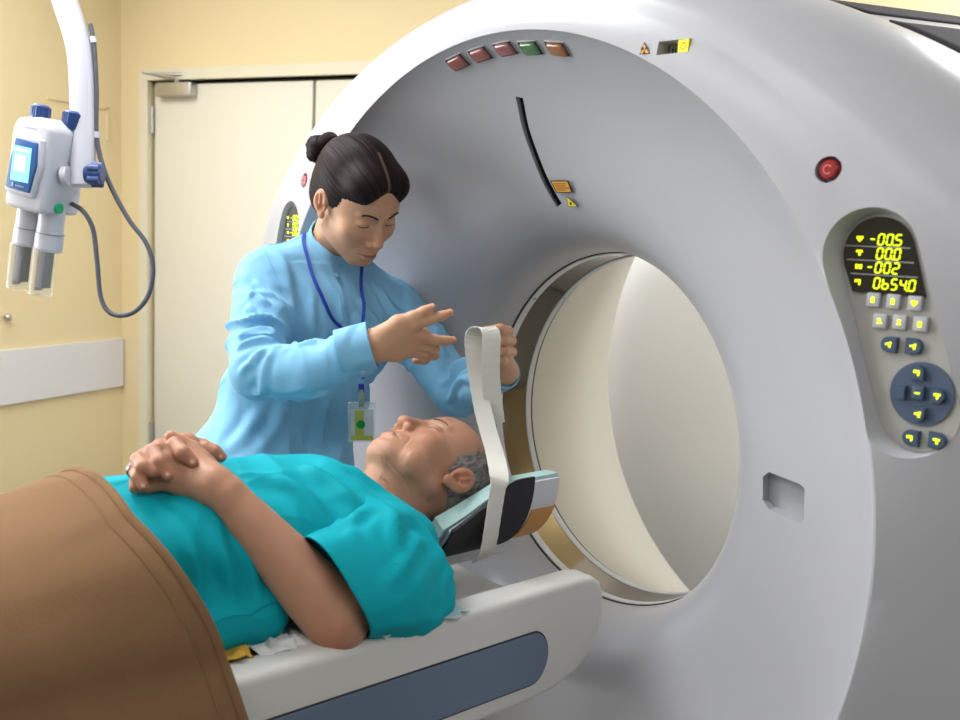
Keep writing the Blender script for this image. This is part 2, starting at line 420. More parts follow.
me = bpy.data.meshes.new('gantry_shell'); me.from_pydata(V, [], F); me.update()
bm = bmesh.new(); bm.from_mesh(me); bmesh.ops.recalc_face_normals(bm, faces=bm.faces[:]); bm.to_mesh(me); bm.free()
m_recess = principled('recess_plastic', (.5, .5, .5), .4)
shell_o = link('gantry_shell', me, [m_shell, m_recess], None, True, 30)
# recess cutters
def pill(c0, c1, r, n=16):
    """outline of a capsule in the x-z plane"""
    a = math.atan2(c1[1]-c0[1], c1[0]-c0[0]); L = []
    for i in range(n+1): t = a+PI/2+PI*i/n; L.append((c0[0]+r*math.cos(t), c0[1]+r*math.sin(t)))
    for i in range(n+1): t = a-PI/2+PI*i/n; L.append((c1[0]+r*math.cos(t), c1[1]+r*math.sin(t)))
    return L
def loft_cut(L0, y0, L1, y1, name='cutter', mi=0):
    n = len(L0); V = [(x, y0, z) for x, z in L0]+[(x, y1, z) for x, z in L1]
    F = [tuple(range(n)), tuple(range(n, 2*n))[::-1]]+[(k, n+k, n+(k+1) % n, (k+1) % n) for k in range(n)]
    me = bpy.data.meshes.new(name); me.from_pydata(V, [], F); me.update()
    bm = bmesh.new(); bm.from_mesh(me); bmesh.ops.recalc_face_normals(bm, faces=bm.faces[:]); bm.to_mesh(me); bm.free()
    return me
PT, PB, PR = (.698, 1.332), (.766, 1.148), .048
cutters = []
for sgn in (1, -1):
    a, b = (sgn*PT[0], PT[1]), (sgn*PB[0], PB[1])
    cutters.append(loft_cut(pill(a, b, PR+.014), -.012, pill(a, b, PR-.002), .034))
# long laser slot in the dish
sl = [(-0.0419,0.0947,1.5824), (-0.0502,0.1210,1.5360), (-0.0459,0.1406,1.4924), (-0.0338,0.1614,1.4425), (-0.0136,0.1821,1.3938)]
sp = spline(sl, 5); L = []; Rr = .0085
for i, p_ in enumerate(sp):
    t = (sp[min(i+1, len(sp)-1)]-sp[max(i-1, 0)]); t = Vector((t.x, t.z)).normalized(); L.append((p_.x-t.y*Rr, p_.z+t.x*Rr))
for i in reversed(range(len(sp))):
    p_ = sp[i]; t = (sp[min(i+1, len(sp)-1)]-sp[max(i-1, 0)]); t = Vector((t.x, t.z)).normalized(); L.append((p_.x+t.y*Rr, p_.z-t.x*Rr))
cutters.append(loft_cut(L, -.05, L, .26))
# scale window at the top of the face
def rect(x0, x1, z0, z1): return [(x0, z0), (x1, z0), (x1, z1), (x0, z1)]
cutters.append(loft_cut(rect(.350, .407, 1.598, 1.621), -.05, rect(.354, .405, 1.600, 1.617), .03))
# hand recess on the right of the dish
hq = [(0.4732,0.1758,0.9810), (0.4862,0.1700,0.9927), (0.5554,0.1419,0.9938), (0.5659,0.1372,0.9895), (0.5697,0.1373,0.9426), (0.5601,0.1413,0.9348), (0.4923,0.1693,0.9358), (0.4771,0.1751,0.9454)]
hr = [(q[0], q[2]) for q in hq]; hx, hz_ = sum(q[0] for q in hr)/8, sum(q[1] for q in hr)/8
cutters.append(loft_cut(hr, -.05, hr, sum(q[1] for q in hq)/8+.035))
def circ_loop(cx, cz, r, n=24): return [(cx+r*math.cos(2*PI*i/n), cz+r*math.sin(2*PI*i/n)) for i in range(n)]
for sgn in (1, -1): cutters.append(loft_cut(circ_loop(sgn*.632, 1.433, .017), -.05, circ_loop(sgn*.632, 1.433, .0165), .022))
tmp = []
for cm in cutters:
    co = bpy.data.objects.new('cutter', cm); C.objects.link(co); tmp.append(co)
    cm.materials.append(m_shell)
    md = shell_o.modifiers.new('cut', 'BOOLEAN'); md.operation = 'DIFFERENCE'; md.object = co; md.solver = 'EXACT'
dg = bpy.context.evaluated_depsgraph_get(); dg.update()
me2 = bpy.data.meshes.new_from_object(shell_o.evaluated_get(dg)); shell_o.modifiers.clear(); shell_o.data = me2
for co in tmp: bpy.data.objects.remove(co, do_unlink=True)
me2.name = 'gantry_shell'; me2.polygons.foreach_set('use_smooth', [True]*len(me2.polygons)); me2.set_sharp_from_angle(angle=math.radians(28))
me2.materials.append(principled('tunnel_cream', (.62, .585, .50), .4)); ci_ = len(me2.materials)-1
for pg in me2.polygons:
    c_ = pg.center
    if c_.y > .478 and math.hypot(c_.x, c_.z-ZC) < .75 and (pg.normal.x*c_.x+pg.normal.z*(c_.z-ZC)) < 0: pg.material_index = ci_
gobj(shell_o); print('shell faces', len(me2.polygons))

def ring(name, rp, mat, n=160):
    """lathe about the bore axis; rp = list of (r,y)"""
    V = []; F = []
    for r, y in rp:
        for k in range(n): t = 2*PI*k/n; V.append((r*math.cos(t), y, ZC+r*math.sin(t)))
    m_ = len(rp)
    for i in range(m_):
        j = (i+1) % m_
        for k in range(n): F.append((i*n+k, i*n+(k+1) % n, j*n+(k+1) % n, j*n+k))
    mb = MB(); mb.add(V, F); return gobj(mb.build(name, mat))
m_mirror = principled('scan_window_film', (.20, .17, .13), .06, 1.0)
m_ring = principled('bore_ring_plastic', (.74, .74, .76), .3)
ring('bore_seam', [(.3605, .362), (.3585, .362), (.3585, .367), (.3605, .367)], m_dark)
ring('bore_front_ring', [(.361, .367), (.3575, .367), (.357, .370), (.357, .385), (.361, .387)], m_ring)
ring('scan_window', [(.361, .387), (.3583, .387), (.3583, .462), (.361, .462)], m_mirror)
ring('bore_rear_ring', [(.361, .462), (.3565, .463), (.3565, .478), (.361, .482)], m_ring)
ring('bore_seam', [(.363, .4835), (.3605, .4835), (.3612, .487), (.364, .487)], m_dark)
for px in ((-.26, .376, 1.197), (-.26, .471, 1.197)):
    a = math.atan2(px[2]-ZC, px[0]); y_ = px[1]
    cl = MB(); cl.sphere((.358*math.cos(a), y_, ZC+.358*math.sin(a)), .004, seg=8); gobj(cl.build('ring_screw', m_metal))
# wire latch low on the bore ring
wl = MB(); aa = -1.02
wl.tube(spline([(.354*math.cos(a_), y_, ZC+.354*math.sin(a_)) for a_, y_ in ((-1.10, .46), (-1.07, .475), (-1.02, .475), (-.95, .478), (-.9, .50))], 5), .003, n=8); gobj(wl.build('wire_latch', m_metal))

def dish_normal(x, z):
    r = math.hypot(x, z-ZC-DZ); R = [a for a, b in DISH]; Y = [b for a, b in DISH]
    f = lambda q: float(np.interp(q, R[::-1], Y[::-1])); s_ = (f(r+.006)-f(r-.006))/.012
    e = Vector((x/r, 0, (z-ZC-DZ)/r)); n_ = Vector((0, -1, 0))+e*s_; return n_.normalized(), Vector((x, f(r), z)), e
def dish_frame(x, z, lift=0):
    n_, p_, e = dish_normal(x, z); t = Vector((e.z, 0, -e.x)); u_ = n_.cross(t)*-1
    if u_.dot(e) < 0: u_ = -u_
    M_ = Matrix((t, -n_, u_)).transposed().to_4x4(); M_.translation = p_+n_*lift; return M_
lampcol = [(.36, .13, .12), (.36, .13, .12), (.36, .14, .13), (.10, .22, .09), (.40, .17, .07)]
lm = [principled('lamp_lens', c, .12, coat=.5) for c in lampcol]
for (p_, m_, nm) in zip(((-0.1357,0.0274,1.6434), (-0.0741,0.0294,1.6513), (-0.0099,0.0311,1.6540), (0.0498,0.0342,1.6495), (0.1128,0.0371,1.6414)), lm, ('dull red', 'dull red', 'dull red', 'green', 'amber')):
    Mx = dish_frame(p_[0], p_[2])
    b_ = MB(); b_.box((-.0235, -.0015, -.0158), (.0235, .004, .0158), bev=.001, mat=Mx); bz = gobj(b_.build('indicator_lamp', m_shell))
    b2 = MB(); b2.box((-.022, -.0025, -.0145), (.022, .001, .0145), bev=.001, m=1, mat=Mx); b2.box((-.0205, -.007, -.013), (.0205, .001, .013), bev=.0058, m=0, mat=Mx)
    lo_ = b2.build('lamp_lens', [m_, m_dark], bz); lo_['label'] = nm + ' lamp lens'
# slot inside: black liner with sensors
ls = MB()
for i in range(len(sp)-1):
    ls.tube([sp[i]+Vector((0, .017, 0)), sp[i+1]+Vector((0, .017, 0))], .0088, n=8)
gobj(ls.build('laser_slot', principled('slot_black', (.006, .006, .008), .9, spec=.05)))
m_orange = principled('warning_orange', (.75, .33, .03), .5); m_yel = principled('warning_yellow', (.85, .68, .05), .5); m_blk = principled('print_black', (.02, .02, .02), .6)
def decal(pts, t, mat_, mi=0, mb=None, off=0.0006):
    mb = mb or MB(); mb.prism(pts, t, mi); return mb
# orange and yellow laser labels beside the slot
def dish_pt(p_, off=.001):
    n_, q, _ = dish_normal(p_[0], p_[2]); return q+n_*off, n_
def label_poly(name, P, mat_, border=.0012, glyph=None):
    Q = []; nn = None
    for p_ in P: q, nn = dish_pt(p_); Q.append(q)
    c = sum(Q, Vector())/len(Q); mb = MB(); mb.prism(Q, nn*.0006, 1); mb.prism([c+(q-c)*.86+nn*.0006 for q in Q], nn*.0004, 0)
    if glyph: glyph(mb, c+nn*.0012, Q, nn)
    return gobj(mb.build(name, [mat_, m_blk], smooth=False))
def textlines(mb, c, Q, nn):
    e1 = (Q[1]-Q[0]); e2 = (Q[3]-Q[0])
    for i, (a, b) in enumerate(((.15, .8), (.15, .7), (.15, .85), (.15, .6))):
        s0 = Q[0]+e2*(.22+.17*i)+nn*.0011; mb.prism([s0+e1*a, s0+e1*b, s0+e1*b+e2*.05, s0+e1*a+e2*.05], nn*.0003, 1)
def sunglyph(mb, c, Q, nn):
    c = (Q[0]+Q[1]+Q[2])/3+nn*.0012; t = (Q[1]-Q[0]).normalized(); u_ = nn.cross(t)
    for k in range(8):
        a = k*PI/4; d_ = t*math.cos(a)+u_*math.sin(a); e_ = nn.cross(d_)*.0005; mb.prism([c-e_, c+d_*.0035-e_, c+d_*.0035+e_, c+e_], nn*.0003, 1)
label_poly('warning_label', [(-0.0149,0.1639,1.4378), (0.0325,0.1628,1.4373), (0.0372,0.1716,1.4162), (-0.0055,0.1720,1.4163)], m_orange, glyph=textlines)
label_poly('warning_label', [(0.0196,0.1746,1.4101), (0.0157,0.1829,1.3913), (0.0435,0.1817,1.3915)], m_yel, glyph=sunglyph)
# face markings: radiation triangle and scale window insert
def face_tri(name, P, mat_):
    Q = [Vector((p_[0], -.0035, p_[2])) for p_ in P]; nn = Vector((0, -1, 0)); c = sum(Q, Vector())/3
    mb = MB(); mb.prism([c+(q-c)*1.12 for q in Q], nn*.0005, 1); mb.prism([c+(q-c)*.9+nn*.0005 for q in Q], nn*.0004, 0)
    for k in range(3):
        a = PI/2+k*2*PI/3+PI; L_ = [c+nn*.001+Vector((math.cos(a+t)*r_, 0, math.sin(a+t)*r_))*.0065 for t, r_ in ((-.5, .25), (-.5, 1), (0, 1.05), (.5, 1), (.5, .25))]
        mb.prism(L_, nn*.0003, 1)
    return gobj(mb.build(name, [mat_, m_blk], smooth=False))
face_tri('radiation_label', [(0.3220,0.0000,1.6040), (0.3400,0.0000,1.6030), (0.3290,0.0000,1.6190)], m_orange)
sw = MB(); sw.box((.355, .022, 1.599), (.405, .029, 1.619), 0); sw.box((.386, .002, 1.600), (.404, .023, 1.617), 1)
m_mirr2 = principled('dark_glass', (.25, .26, .22), .15); m_neon = principled('bright_yellow_label', (.9, .85, .03), .5)
for i in range(5): sw.box((.362+i*.0045, .020, 1.601), (.3628+i*.0045, .0225, 1.611), 2)
for i in range(12):
    a = i*PI/6; sw.box((.395+.0045*math.cos(a)-.0006, .0014, 1.6085+.0045*math.sin(a)-.0006), (.395+.0045*math.cos(a)+.0006, .0021, 1.6085+.0045*math.sin(a)+.0006), 3)
gobj(sw.build('scale_window', [m_mirr2, m_neon, m_blk, m_orange], smooth=False))
# red emergency buttons
m_red = principled('emergency_red', (.30, .012, .02), .25, coat=.3); m_redl = principled('button_mark', (.75, .25, .25), .4)
for sgn in (1, -1):
    eb = MB(); eb.tube([(sgn*.632, .02, 1.433), (sgn*.632, .005, 1.433), (sgn*.632, .0015, 1.433)], [.0128, .0128, .0105], 0, n=28)
    for r0 in (.0045,):
        for k in range(10):
            a = k*.5+.6; a2 = a+.42; cc = (sgn*.632, 1.433)
            eb.prism([(cc[0]+r_*math.cos(t), .0014, cc[1]+r_*math.sin(t)) for r_, t in ((r0, a), (r0+.0016, a), (r0+.0016, a2), (r0, a2))], (0, -.0004, 0), 1)
    gobj(eb.build('emergency_button', [m_red, m_redl]))

# control panels
m_plate = principled('panel_plate', (.36, .355, .33), .45); m_disp = principled('display_black', (.012, .012, .012), .18)
m_dig = principled('display_digit', (.5, .6, .0), .5, emit=((.80, 1.0, .01), 1.6)); m_btn = principled('grey_button', (.42, .42, .45), .4)
m_blue = principled('slate_blue_button', (.055, .085, .14), .4); m_disc = principled('slate_blue_disc', (.06, .09, .15), .5); m_line = principled('divider_line', (.5, .5, .5), .5)
SEG = {'0': 'abcdef', '1': 'bc', '2': 'abged', '4': 'fgbc', '5': 'afgcd', '6': 'afgedc', 'b': 'fgedc', '-': 'g'}
def seg7(mb, x, z, ch, y, w=.0068, h=.0125, sl=.0):
    t = .0015
    for s_ in SEG[ch]:
        hx, hz = w/2, h/2
        L = {'a': ((-hx, hz), (hx, hz)), 'g': ((-hx, 0), (hx, 0)), 'd': ((-hx, -hz), (hx, -hz)), 'f': ((-hx, 0), (-hx, hz)), 'b': ((hx, 0), (hx, hz)), 'e': ((-hx, -hz), (-hx, 0)), 'c': ((hx, -hz), (hx, 0))}[s_]
        (x0, z0), (x1, z1) = L
        a = Vector((x+x0+.1*z0, y, z+z0)); b_ = Vector((x+x1+.1*z1, y, z+z1)); dr = (b_-a).normalized(); a += dr*.0007; b_ -= dr*.0007; nn = Vector((-dr.z, 0, dr.x))*t/2
        mb.prism([a-nn, b_-nn, b_+nn, a+nn], (0, -.0006, 0), 0)
def glyph(mb, x, z, y, sc_, kind, mi=1):
    """little lit pictograms on the keys"""
    def bx(x0, x1, z0, z1): mb.box((x+x0*sc_, y-.0007, z+z0*sc_), (x+x1*sc_, y, z+z1*sc_), mi)
    if kind == 'heart': bx(-.9, -.1, 0, .7); bx(.1, .9, 0, .7); bx(-.6, .6, -.4, .1); bx(-.2, .2, -.8, -.3)
    elif kind == 'tee': bx(-.9, .9, .1, .7); bx(-.1, .4, -.8, .2)
    elif kind == 'hash': bx(-.9, -.2, -.6, .6); bx(.2, .9, -.6, .6); bx(-.3, .3, -.15, .15)
    elif kind == 'gamma': bx(-.9, .7, .1, .7); bx(.2, .7, -.8, .2); bx(-.9, -.5, -.1, .2)
    elif kind == 'bar': bx(-.7, .7, -.2, .2)
    elif kind == 'blob': bx(-.5, .5, .1, .8); bx(-.5, .5, -.8, -.1); bx(-.2, .3, -.2, .2)
    elif kind == 'man': bx(-.9, .5, -.1, .4); bx(.1, .7, -.8, 0); bx(.2, .9, .3, .8)
    elif kind == 'ell': bx(-.7, .1, .3, .7); bx(-.1, .3, -.3, .7); bx(-.8, .8, -.7, -.4)
    elif kind == 'aitch': bx(-.6, .6, .4, .7); bx(-.6, .6, -.7, -.4); bx(-.2, .2, -.4, .4)
YP = .024
def keycap(cp, x, z, w_, h_, mat_, g, shape='sq', y=YP, raise_=.006):
    mb = MB(); n = 10
    if shape == 'sq': mb.box((x-w_/2, y-raise_, z-h_/2), (x+w_/2, y, z+h_/2), 0, bev=.0015)
    else:   # one rounded side: l r u d
        L = [(-w_/2, -h_/2), (w_/2, -h_/2), (w_/2, h_/2), (-w_/2, h_/2)]; out = []
        if shape in 'lr':
            s_ = 1 if shape == 'r' else -1; out = [(-s_*w_/2, -h_/2)]+[(s_*(w_/2-h_/2+h_/2*math.cos(t)), h_/2*math.sin(t)) for t in [-PI/2+PI*i/n for i in range(n+1)]]+[(-s_*w_/2, h_/2)]
        else:
            s_ = 1 if shape == 'u' else -1; out = [(-w_/2, -s_*h_/2)]+[(w_/2*math.cos(t), s_*(h_/2-w_/2+w_/2*math.sin(t))) for t in [PI-PI*i/n for i in range(n+1)]]+[(w_/2, -s_*h_/2)]
        mb.prism([(x+a, y, z+b_) for a, b_ in out], (0, -raise_*.8, 0), 0)
        mb.prism([(x+a*.88, y-raise_*.8, z+b_*.88) for a, b_ in out], (0, -raise_*.2, 0), 0)
    if g: glyph(mb, x, z, y-raise_-.0001, .0042, g)
    return mb.build('button', [mat_, m_dig], cp)
for sgn in (1, -1):
    def PX(x, z=1.32):
        cx_ = PT[0]+(PB[0]-PT[0])*(PT[1]-z)/(PT[1]-PB[1]); return x if sgn == 1 else x-2*cx_
    a, b_ = (sgn*PT[0], PT[1]), (sgn*PB[0], PB[1])
    mb = MB(); mb.prism([(x, YP, z) for x, z in pill(a, b_, PR+.001)], (0, .012, 0), 0)
    cp = gobj(mb.build('control_panel', m_plate))
    L = [(x, z) for x, z in pill(a, b_, PR-.003, 24) if z > 1.284]; 
    zz = 1.284; k0 = [i for i in range(len(L))]
    L.sort(key=lambda q: math.atan2(q[1]-1.33, q[0]-sgn*PT[0]))
    if sgn == 1: xa, xb = .670, .761
    else: xa, xb = -.761, -.670
    L = [(xb, zz)] + [q for q in L] + [(xa, zz)]; cz_ = (sum(q[0] for q in L)/len(L), 1.32); L.sort(key=lambda q: math.atan2(q[1]-cz_[1], q[0]-cz_[0]))
    mb = MB(); mb.prism([(x, YP, z) for x, z in L], (0, -.003, 0), 0)
    for z in (1.3405, 1.3235, 1.3065): 
        o_ = .0 if sgn == 1 else 0
        mb.box((sgn*(PT[0]+(PT[1]-z)*.37)-.042, YP-.0034, z-.0004), (sgn*(PT[0]+(PT[1]-z)*.37)+.042, YP-.003, z+.0004), 1)
    dsp = mb.build('display', [m_disp, m_line], cp)
    mb = MB(); yd = YP-.0036
    rows = [('-', '0', '0.', '5'), (' ', '0', '0.', '0'), ('-', '0', '0', '2'), (' ', '0', 'b', '5', '4.', '0')]
    for r_, (row, z) in enumerate(zip(rows, (1.3495, 1.3325, 1.3155, 1.2965))):
        x = PX(.690)
        for q in row:
            if q.strip():
                seg7(mb, x, z, q[0], yd)
                if q.endswith('.'): mb.box((x+.0045, yd-.0006, z-.0072), (x+.0062, yd, z-.0056), 0)
            x += .0108
        glyph(mb, PX(.6735)+.001*r_, z, yd, .0045, ('heart', 'tee', 'hash', 'gamma')[r_], 0)
    mb.build('readout', m_dig, cp)
    def B(p_): return PX(p_[0], p_[2]), p_[2]
    for p_, g in (((0.6990,0.0200,1.2760), 'blob'), ((0.7240,0.0200,1.2760), 'blob'), ((0.7500,0.0200,1.2760), 'heart'), ((0.7100,0.0200,1.2510), 'ell'), ((0.7340,0.0200,1.2520), 'aitch'), ((0.7590,0.0200,1.2520), 'blob')):
        x, z = B(p_); keycap(cp, x, z, .0165, .0175, m_btn, g)
    for p_, s_, g in (((0.7240,0.0200,1.2240), 'l', 'man'), ((0.7540,0.0200,1.2250), 'r', 'man'), ((0.7620,0.0200,1.1160), 'l', 'gamma'), ((0.7930,0.0200,1.1180), 'r', 'tee')):
        x, z = B(p_); keycap(cp, x, z, .0205, .0195, m_blue, g, s_)
    x, z = B((0.7680,0.0220,1.1700)); mb = MB(); mb.prism([(x+.038*math.cos(2*PI*i/40), YP, z+.038*math.sin(2*PI*i/40)) for i in range(40)], (0, -.0025, 0), 0); mb.build('keypad_disc', m_disc, cp)
    for p_, s_, g in (((0.7630,0.0200,1.1950), 'u', 'gamma'), ((0.7430,0.0200,1.1690), 'l', None), ((0.7660,0.0200,1.1710), 'sq', 'bar'), ((0.7890,0.0200,1.1710), 'r', 'tee'), ((0.7690,0.0200,1.1460), 'd', 'man')):
        x, z = B(p_); keycap(cp, x, z, .0165 if s_ != 'sq' else .014, .0175 if s_ != 'sq' else .016, m_blue, g, s_, y=YP-.0025)
# air vents set in the shoulder of the housing
m_grille = principled('grille_dark', (.05, .048, .052), .8, spec=.1, bump=('noise', 120, .3, .002))
for sgn in (1, -1):
    for t0, t1 in ((55.5, 62.5), (44.3, 52.3), (33, 41.3)):
        vn = MB(); nu, nv = 10, 14; Vv = []; Ff = []
        for j in range(nv+1):
            y = .27+(.88-.27)*j/nv
            for i in range(nu+1):
                t = math.radians(t0+(t1-t0)*i/nu); R = outline(t)*grow(y)+.0015
                Vv.append((sgn*R*math.cos(t), y, ZC+R*math.sin(t)))
        for j in range(nv):
            for i in range(nu): q = j*(nu+1)+i; Ff.append((q, q+1, q+nu+2, q+nu+1))
        vn.add(Vv, Ff)
        v_o = gobj(vn.build('air_vent', m_grille)); md = v_o.modifiers.new('thick', 'SOLIDIFY'); md.thickness = .004; md.offset = 0
# white cupboard behind the scanner, seen through the bore
m_cup = principled('cupboard_white', (.90, .885, .85), .45)
cb = tag(empty('storage_cupboard', (-.35, 1.735, 0), 0.419), 'tall off-white cupboard standing behind the scanner, seen through its bore', 'cupboard')
mb = MB(); mb.box((-1.0, .0, .0), (2.1, .13, 1.75), bev=.005); mb.build('cupboard_body', m_cup, cb)
for x0, x1 in ((-.99, .02), (.03, 1.05), (1.06, 2.09)):
    mb = MB(); mb.box((x0, -.018, .06), (x1, -.0005, 1.73), bev=.003); dr = mb.build('cupboard_door', m_cup, cb)
    mb = MB(); mb.tube([(x1-.05, -.018, 1.0), (x1-.05, -.045, 1.0), (x1-.05, -.045, 1.15), (x1-.05, -.018, 1.15)], .006); mb.build('cupboard_handle', m_metal, dr)

# ------------------------------------------------------------------ patient table
m_tab = principled('table_plastic', (.60, .59, .56), .35, bump=('noise', 900, .05, .0004)); m_tblue = principled('table_blue_trim', (.12, .165, .24), .42, bump=('noise', 700, .05, .0004))
m_tline = principled('trim_gap', (.02, .02, .025), .5)
tab = tag(empty('patient_table', (0, -1.2, 0)), 'off-white CT patient table with slate blue side stripe, carrying the lying man', 'table')
TP = Matrix.Translation((0, 1.2, 0))
def tobj(o, parent=tab):
    o.parent = parent
    if parent is tab: o.matrix_parent_inverse = TP.copy()
    return o
YE, YS = .10, -2.35
side = [(YS, .775), (.04, .775), (.065, .770), (.083, .757), (.092, .735), (.093, .70), (.084, .665), (.062, .633), (.03, .61), (-.02, .594), (-.08, .588), (YS, .588)]
side = [(a, b) for a, b in side]
for sx in (1, -1):
    bm = bmesh.new(); xo, xi = sx*.245, sx*.185
    va = [bm.verts.new((xo, y, z)) for y, z in side]; vb = [bm.verts.new((xi, y, z)) for y, z in side]
    bm.faces.new(va); bm.faces.new(vb[::-1]); n = len(side)
    for k in range(n): bm.faces.new((va[k], vb[k], vb[(k+1) % n], va[(k+1) % n]))
    bmesh.ops.recalc_face_normals(bm, faces=bm.faces[:])
    es = [e for e in bm.edges if abs(e.verts[0].co.x-e.verts[1].co.x) < 1e-6]
    bmesh.ops.bevel(bm, geom=es, offset=.014, segments=5, profile=.5, affect='EDGES')
    me = bpy.data.meshes.new('side_panel'); bm.to_mesh(me); bm.free(); so = tobj(link('side_panel', me, m_tab, None, True, 35))
    # blue inlay: rounded end
    def stripe(y1, zt, zb, xx, th_, grow):
        L = [(YS+.05, zb-grow), ]; r = (zt-zb)/2; zc = (zt+zb)/2; r_ = r+grow
        L += [(y1-r+r_*.8*math.cos(t), zc+r_*math.sin(t)) for t in [-PI/2+PI*i/18 for i in range(19)]]+[(YS+.05, zt+grow)]
        m_ = MB(); m_.prism([(xx, y, z) for y, z in L], (sx*th_, 0, 0)); return m_
    stripe(-.035, .708, .622, sx*.2445, .0008, .003).build('stripe_gap', m_tline, so)
    stripe(-.035, .708, .622, sx*.2445, .003, 0).build('side_stripe', m_tblue, so, bevel=.001)
    so.children[0].name
# bed trough between the side panels
mb = MB(); nx = 14; pts = []
for i in range(nx+1):
    x = -.19+.38*i/nx; pts.append((x, .715-.02*(1-(x/.19)**2)))
V = [(x, YS, z) for x, z in pts]+[(x, .04, z) for x, z in pts]+[(x, YS, z-.05) for x, z in pts]+[(x, .04, z-.05) for x, z in pts]; k = nx+1; F = []
for i in range(nx): F += [(i, i+1, k+i+1, k+i), (2*k+i, 3*k+i, 3*k+i+1, 2*k+i+1), (i, 2*k+i, 2*k+i+1, i+1), (k+i, k+i+1, 3*k+i+1, 3*k+i)]
F += [(0, k, 3*k, 2*k), (k-1, 3*k-1, 4*k-1, 2*k-1)]
mb.add(V, F); tobj(mb.build('bed_trough', m_tab))
m_pad = principled('grey_mat', (.19, .175, .175), .8, bump=('noise', 200, .2, .001))
mb = MB(); V = []; F = []; k = 13
pp = [(-.183+.366*i/(k-1)) for i in range(k)]
zt = lambda x: .748+.022*(abs(x)/.183)**3
for y in (YS, -.20): V += [(x, y, zt(x)) for x in pp]+[(x, y, .697+.018*(abs(x)/.19)**2) for x in pp]
for i in range(k-1): F += [(i, i+1, 2*k+i+1, 2*k+i), (k+i, 3*k+i, 3*k+i+1, k+i+1), (i, k+i, k+i+1, i+1), (2*k+i, 2*k+i+1, 3*k+i+1, 3*k+i)]
F += [(0, 2*k, 3*k, k), (k-1, 2*k-1, 4*k-1, 3*k-1)]
mb.add(V, F); tobj(mb.build('table_mat', m_pad))
mb = MB(); mb.box((-.17, -2.2, .05), (.17, -.75, .592), bev=.03); tobj(mb.build('table_pedestal', m_tab))
mb = MB(); mb.box((-.24, -2.3, 0), (.24, -.65, .055), bev=.02); tobj(mb.build('base_plate', m_tab))
# head holder: padded half-shell on a tongue at the end of the table
hold = tag(empty('head_holder', (0, .0, .76)), 'curved head rest wrapped in black foam with white end, under the man\'s head', 'head rest')
HP = Matrix.Translation((0, 0, -.76))
def hobj(o): o.parent = hold; o.matrix_parent_inverse = HP.copy(); return o
def trough(y0, y1, a0, a1, ro, ri, cz=.925, n=28, ny=12, rz=1.1, sag=0, ragged=0, seed=1, dip=.62):
    """curved half-shell about the bore axis direction; angles from +x through the bottom"""
    V = []; F = []
    for j in range(ny+1):
        t = j/ny; y = y0+(y1-y0)*t
        for rr in (ro, ri):
            for i in range(n+1):
                aa = a0-dip*max(0, min(1, (-.02-y)/.15))**1.2; a = aa+(a1-aa)*i/n; e = rr*(1+sag*t)
                yy = y+(ragged*math.sin(i*1.7+seed)*math.sin(i*.6) if j in (0, ny) else 0)
                V.append((e*math.cos(a), yy, cz+e*rz*math.sin(a)))
    m_ = 2*(n+1)
    for j in range(ny):
        for i in range(n):
            F.append((j*m_+i, j*m_+i+1, (j+1)*m_+i+1, (j+1)*m_+i)); q = n+1; F.append((j*m_+q+i, (j+1)*m_+q+i, (j+1)*m_+q+i+1, j*m_+q+i+1))
        F.append((j*m_, (j+1)*m_, (j+1)*m_+n+1, j*m_+n+1)); F.append((j*m_+n, j*m_+2*n+1, (j+1)*m_+2*n+1, (j+1)*m_+n))
    for i in range(n):
        for j in (0, ny): F.append((j*m_+i, j*m_+n+1+i, j*m_+n+2+i, j*m_+i+1))
    m2 = MB(); m2.add(V, F); return m2
m_hold = principled('holder_white', (.66, .66, .68), .4); m_cloth = principled('aqua_cloth', (.44, .64, .62), .85, bump=('noise', 90, .4, .002))
m_otape = principled('orange_tape', (.62, .29, .08), .6, bump=('noise', 150, .3, .001))
A0, A1 = .0, -PI+.42
hobj(trough(-.145, .085, -.03, A1+.03, .128, .120, cz=.918).build('holder_shell', m_hold))
hobj(trough(-.148, .018, .05, A1-.05, .134, .1285, cz=.918).build('foam_wrap', m_black))
hobj(trough(-.155, .088, .0, A1, .1195, .092, cz=.920, ragged=.004).build('cloth_pad', m_cloth))
hobj(trough(.030, .086, -.42, -1.05, .1305, .1285, cz=.918, n=10).build('orange_tape', m_otape))
mb = MB(); mb.box((-.040, -.10, .757), (.040, .05, .785), bev=.006); hobj(mb.build('holder_tongue', m_hold))
# things tucked beside the patient on the bed
m_paper = principled('tissue_paper', (.72, .72, .70), .8); m_ycl = principled('yellow_cloth', (.62, .36, .05), .9, bump=('noise', 150, .5, .002)); m_gcl = principled('pale_blue_pad', (.45, .58, .60), .8)
m_lime = principled('lime_strap', (.62, .62, .05), .6)
def crumple(name, x0, x1, y0, y1, z, amp, mat_, label, cat, seed, nx=26, ny=40, th_=.002, fall=0):
    V = []; F = []
    G = np.array([(i/nx, j/ny, 0) for j in range(ny+1) for i in range(nx+1)]); nz = vnoise(G*np.array([5, 9, 1]), seed)+.5*vnoise(G*np.array([11, 17, 1]), seed+1)
    ed = vnoise(G*np.array([3, 14, 1]), seed+2)
    for q, (u, v, _) in enumerate(G):
        x = x0+(x1-x0)*(u+.08*ed[q]*(u)); y = y0+(y1-y0)*(v+.03*ed[q]); V.append((x, y, z+amp*(nz[q]+1.0)-fall*(u**2)))
    for j in range(ny):
        for i in range(nx): q = j*(nx+1)+i; F.append((q, q+1, q+nx+2, q+nx+1))
    o = mesh_from(name, V, F, mat_); md = o.modifiers.new('thick', 'SOLIDIFY'); md.thickness = th_; return tag(o, label, cat)
crumple('folded_cloth', .10, .200, -.66, -.545, .774, .007, m_ycl, 'mustard yellow folded cloth tucked under the man beside the brown blanket', 'cloth', 3)
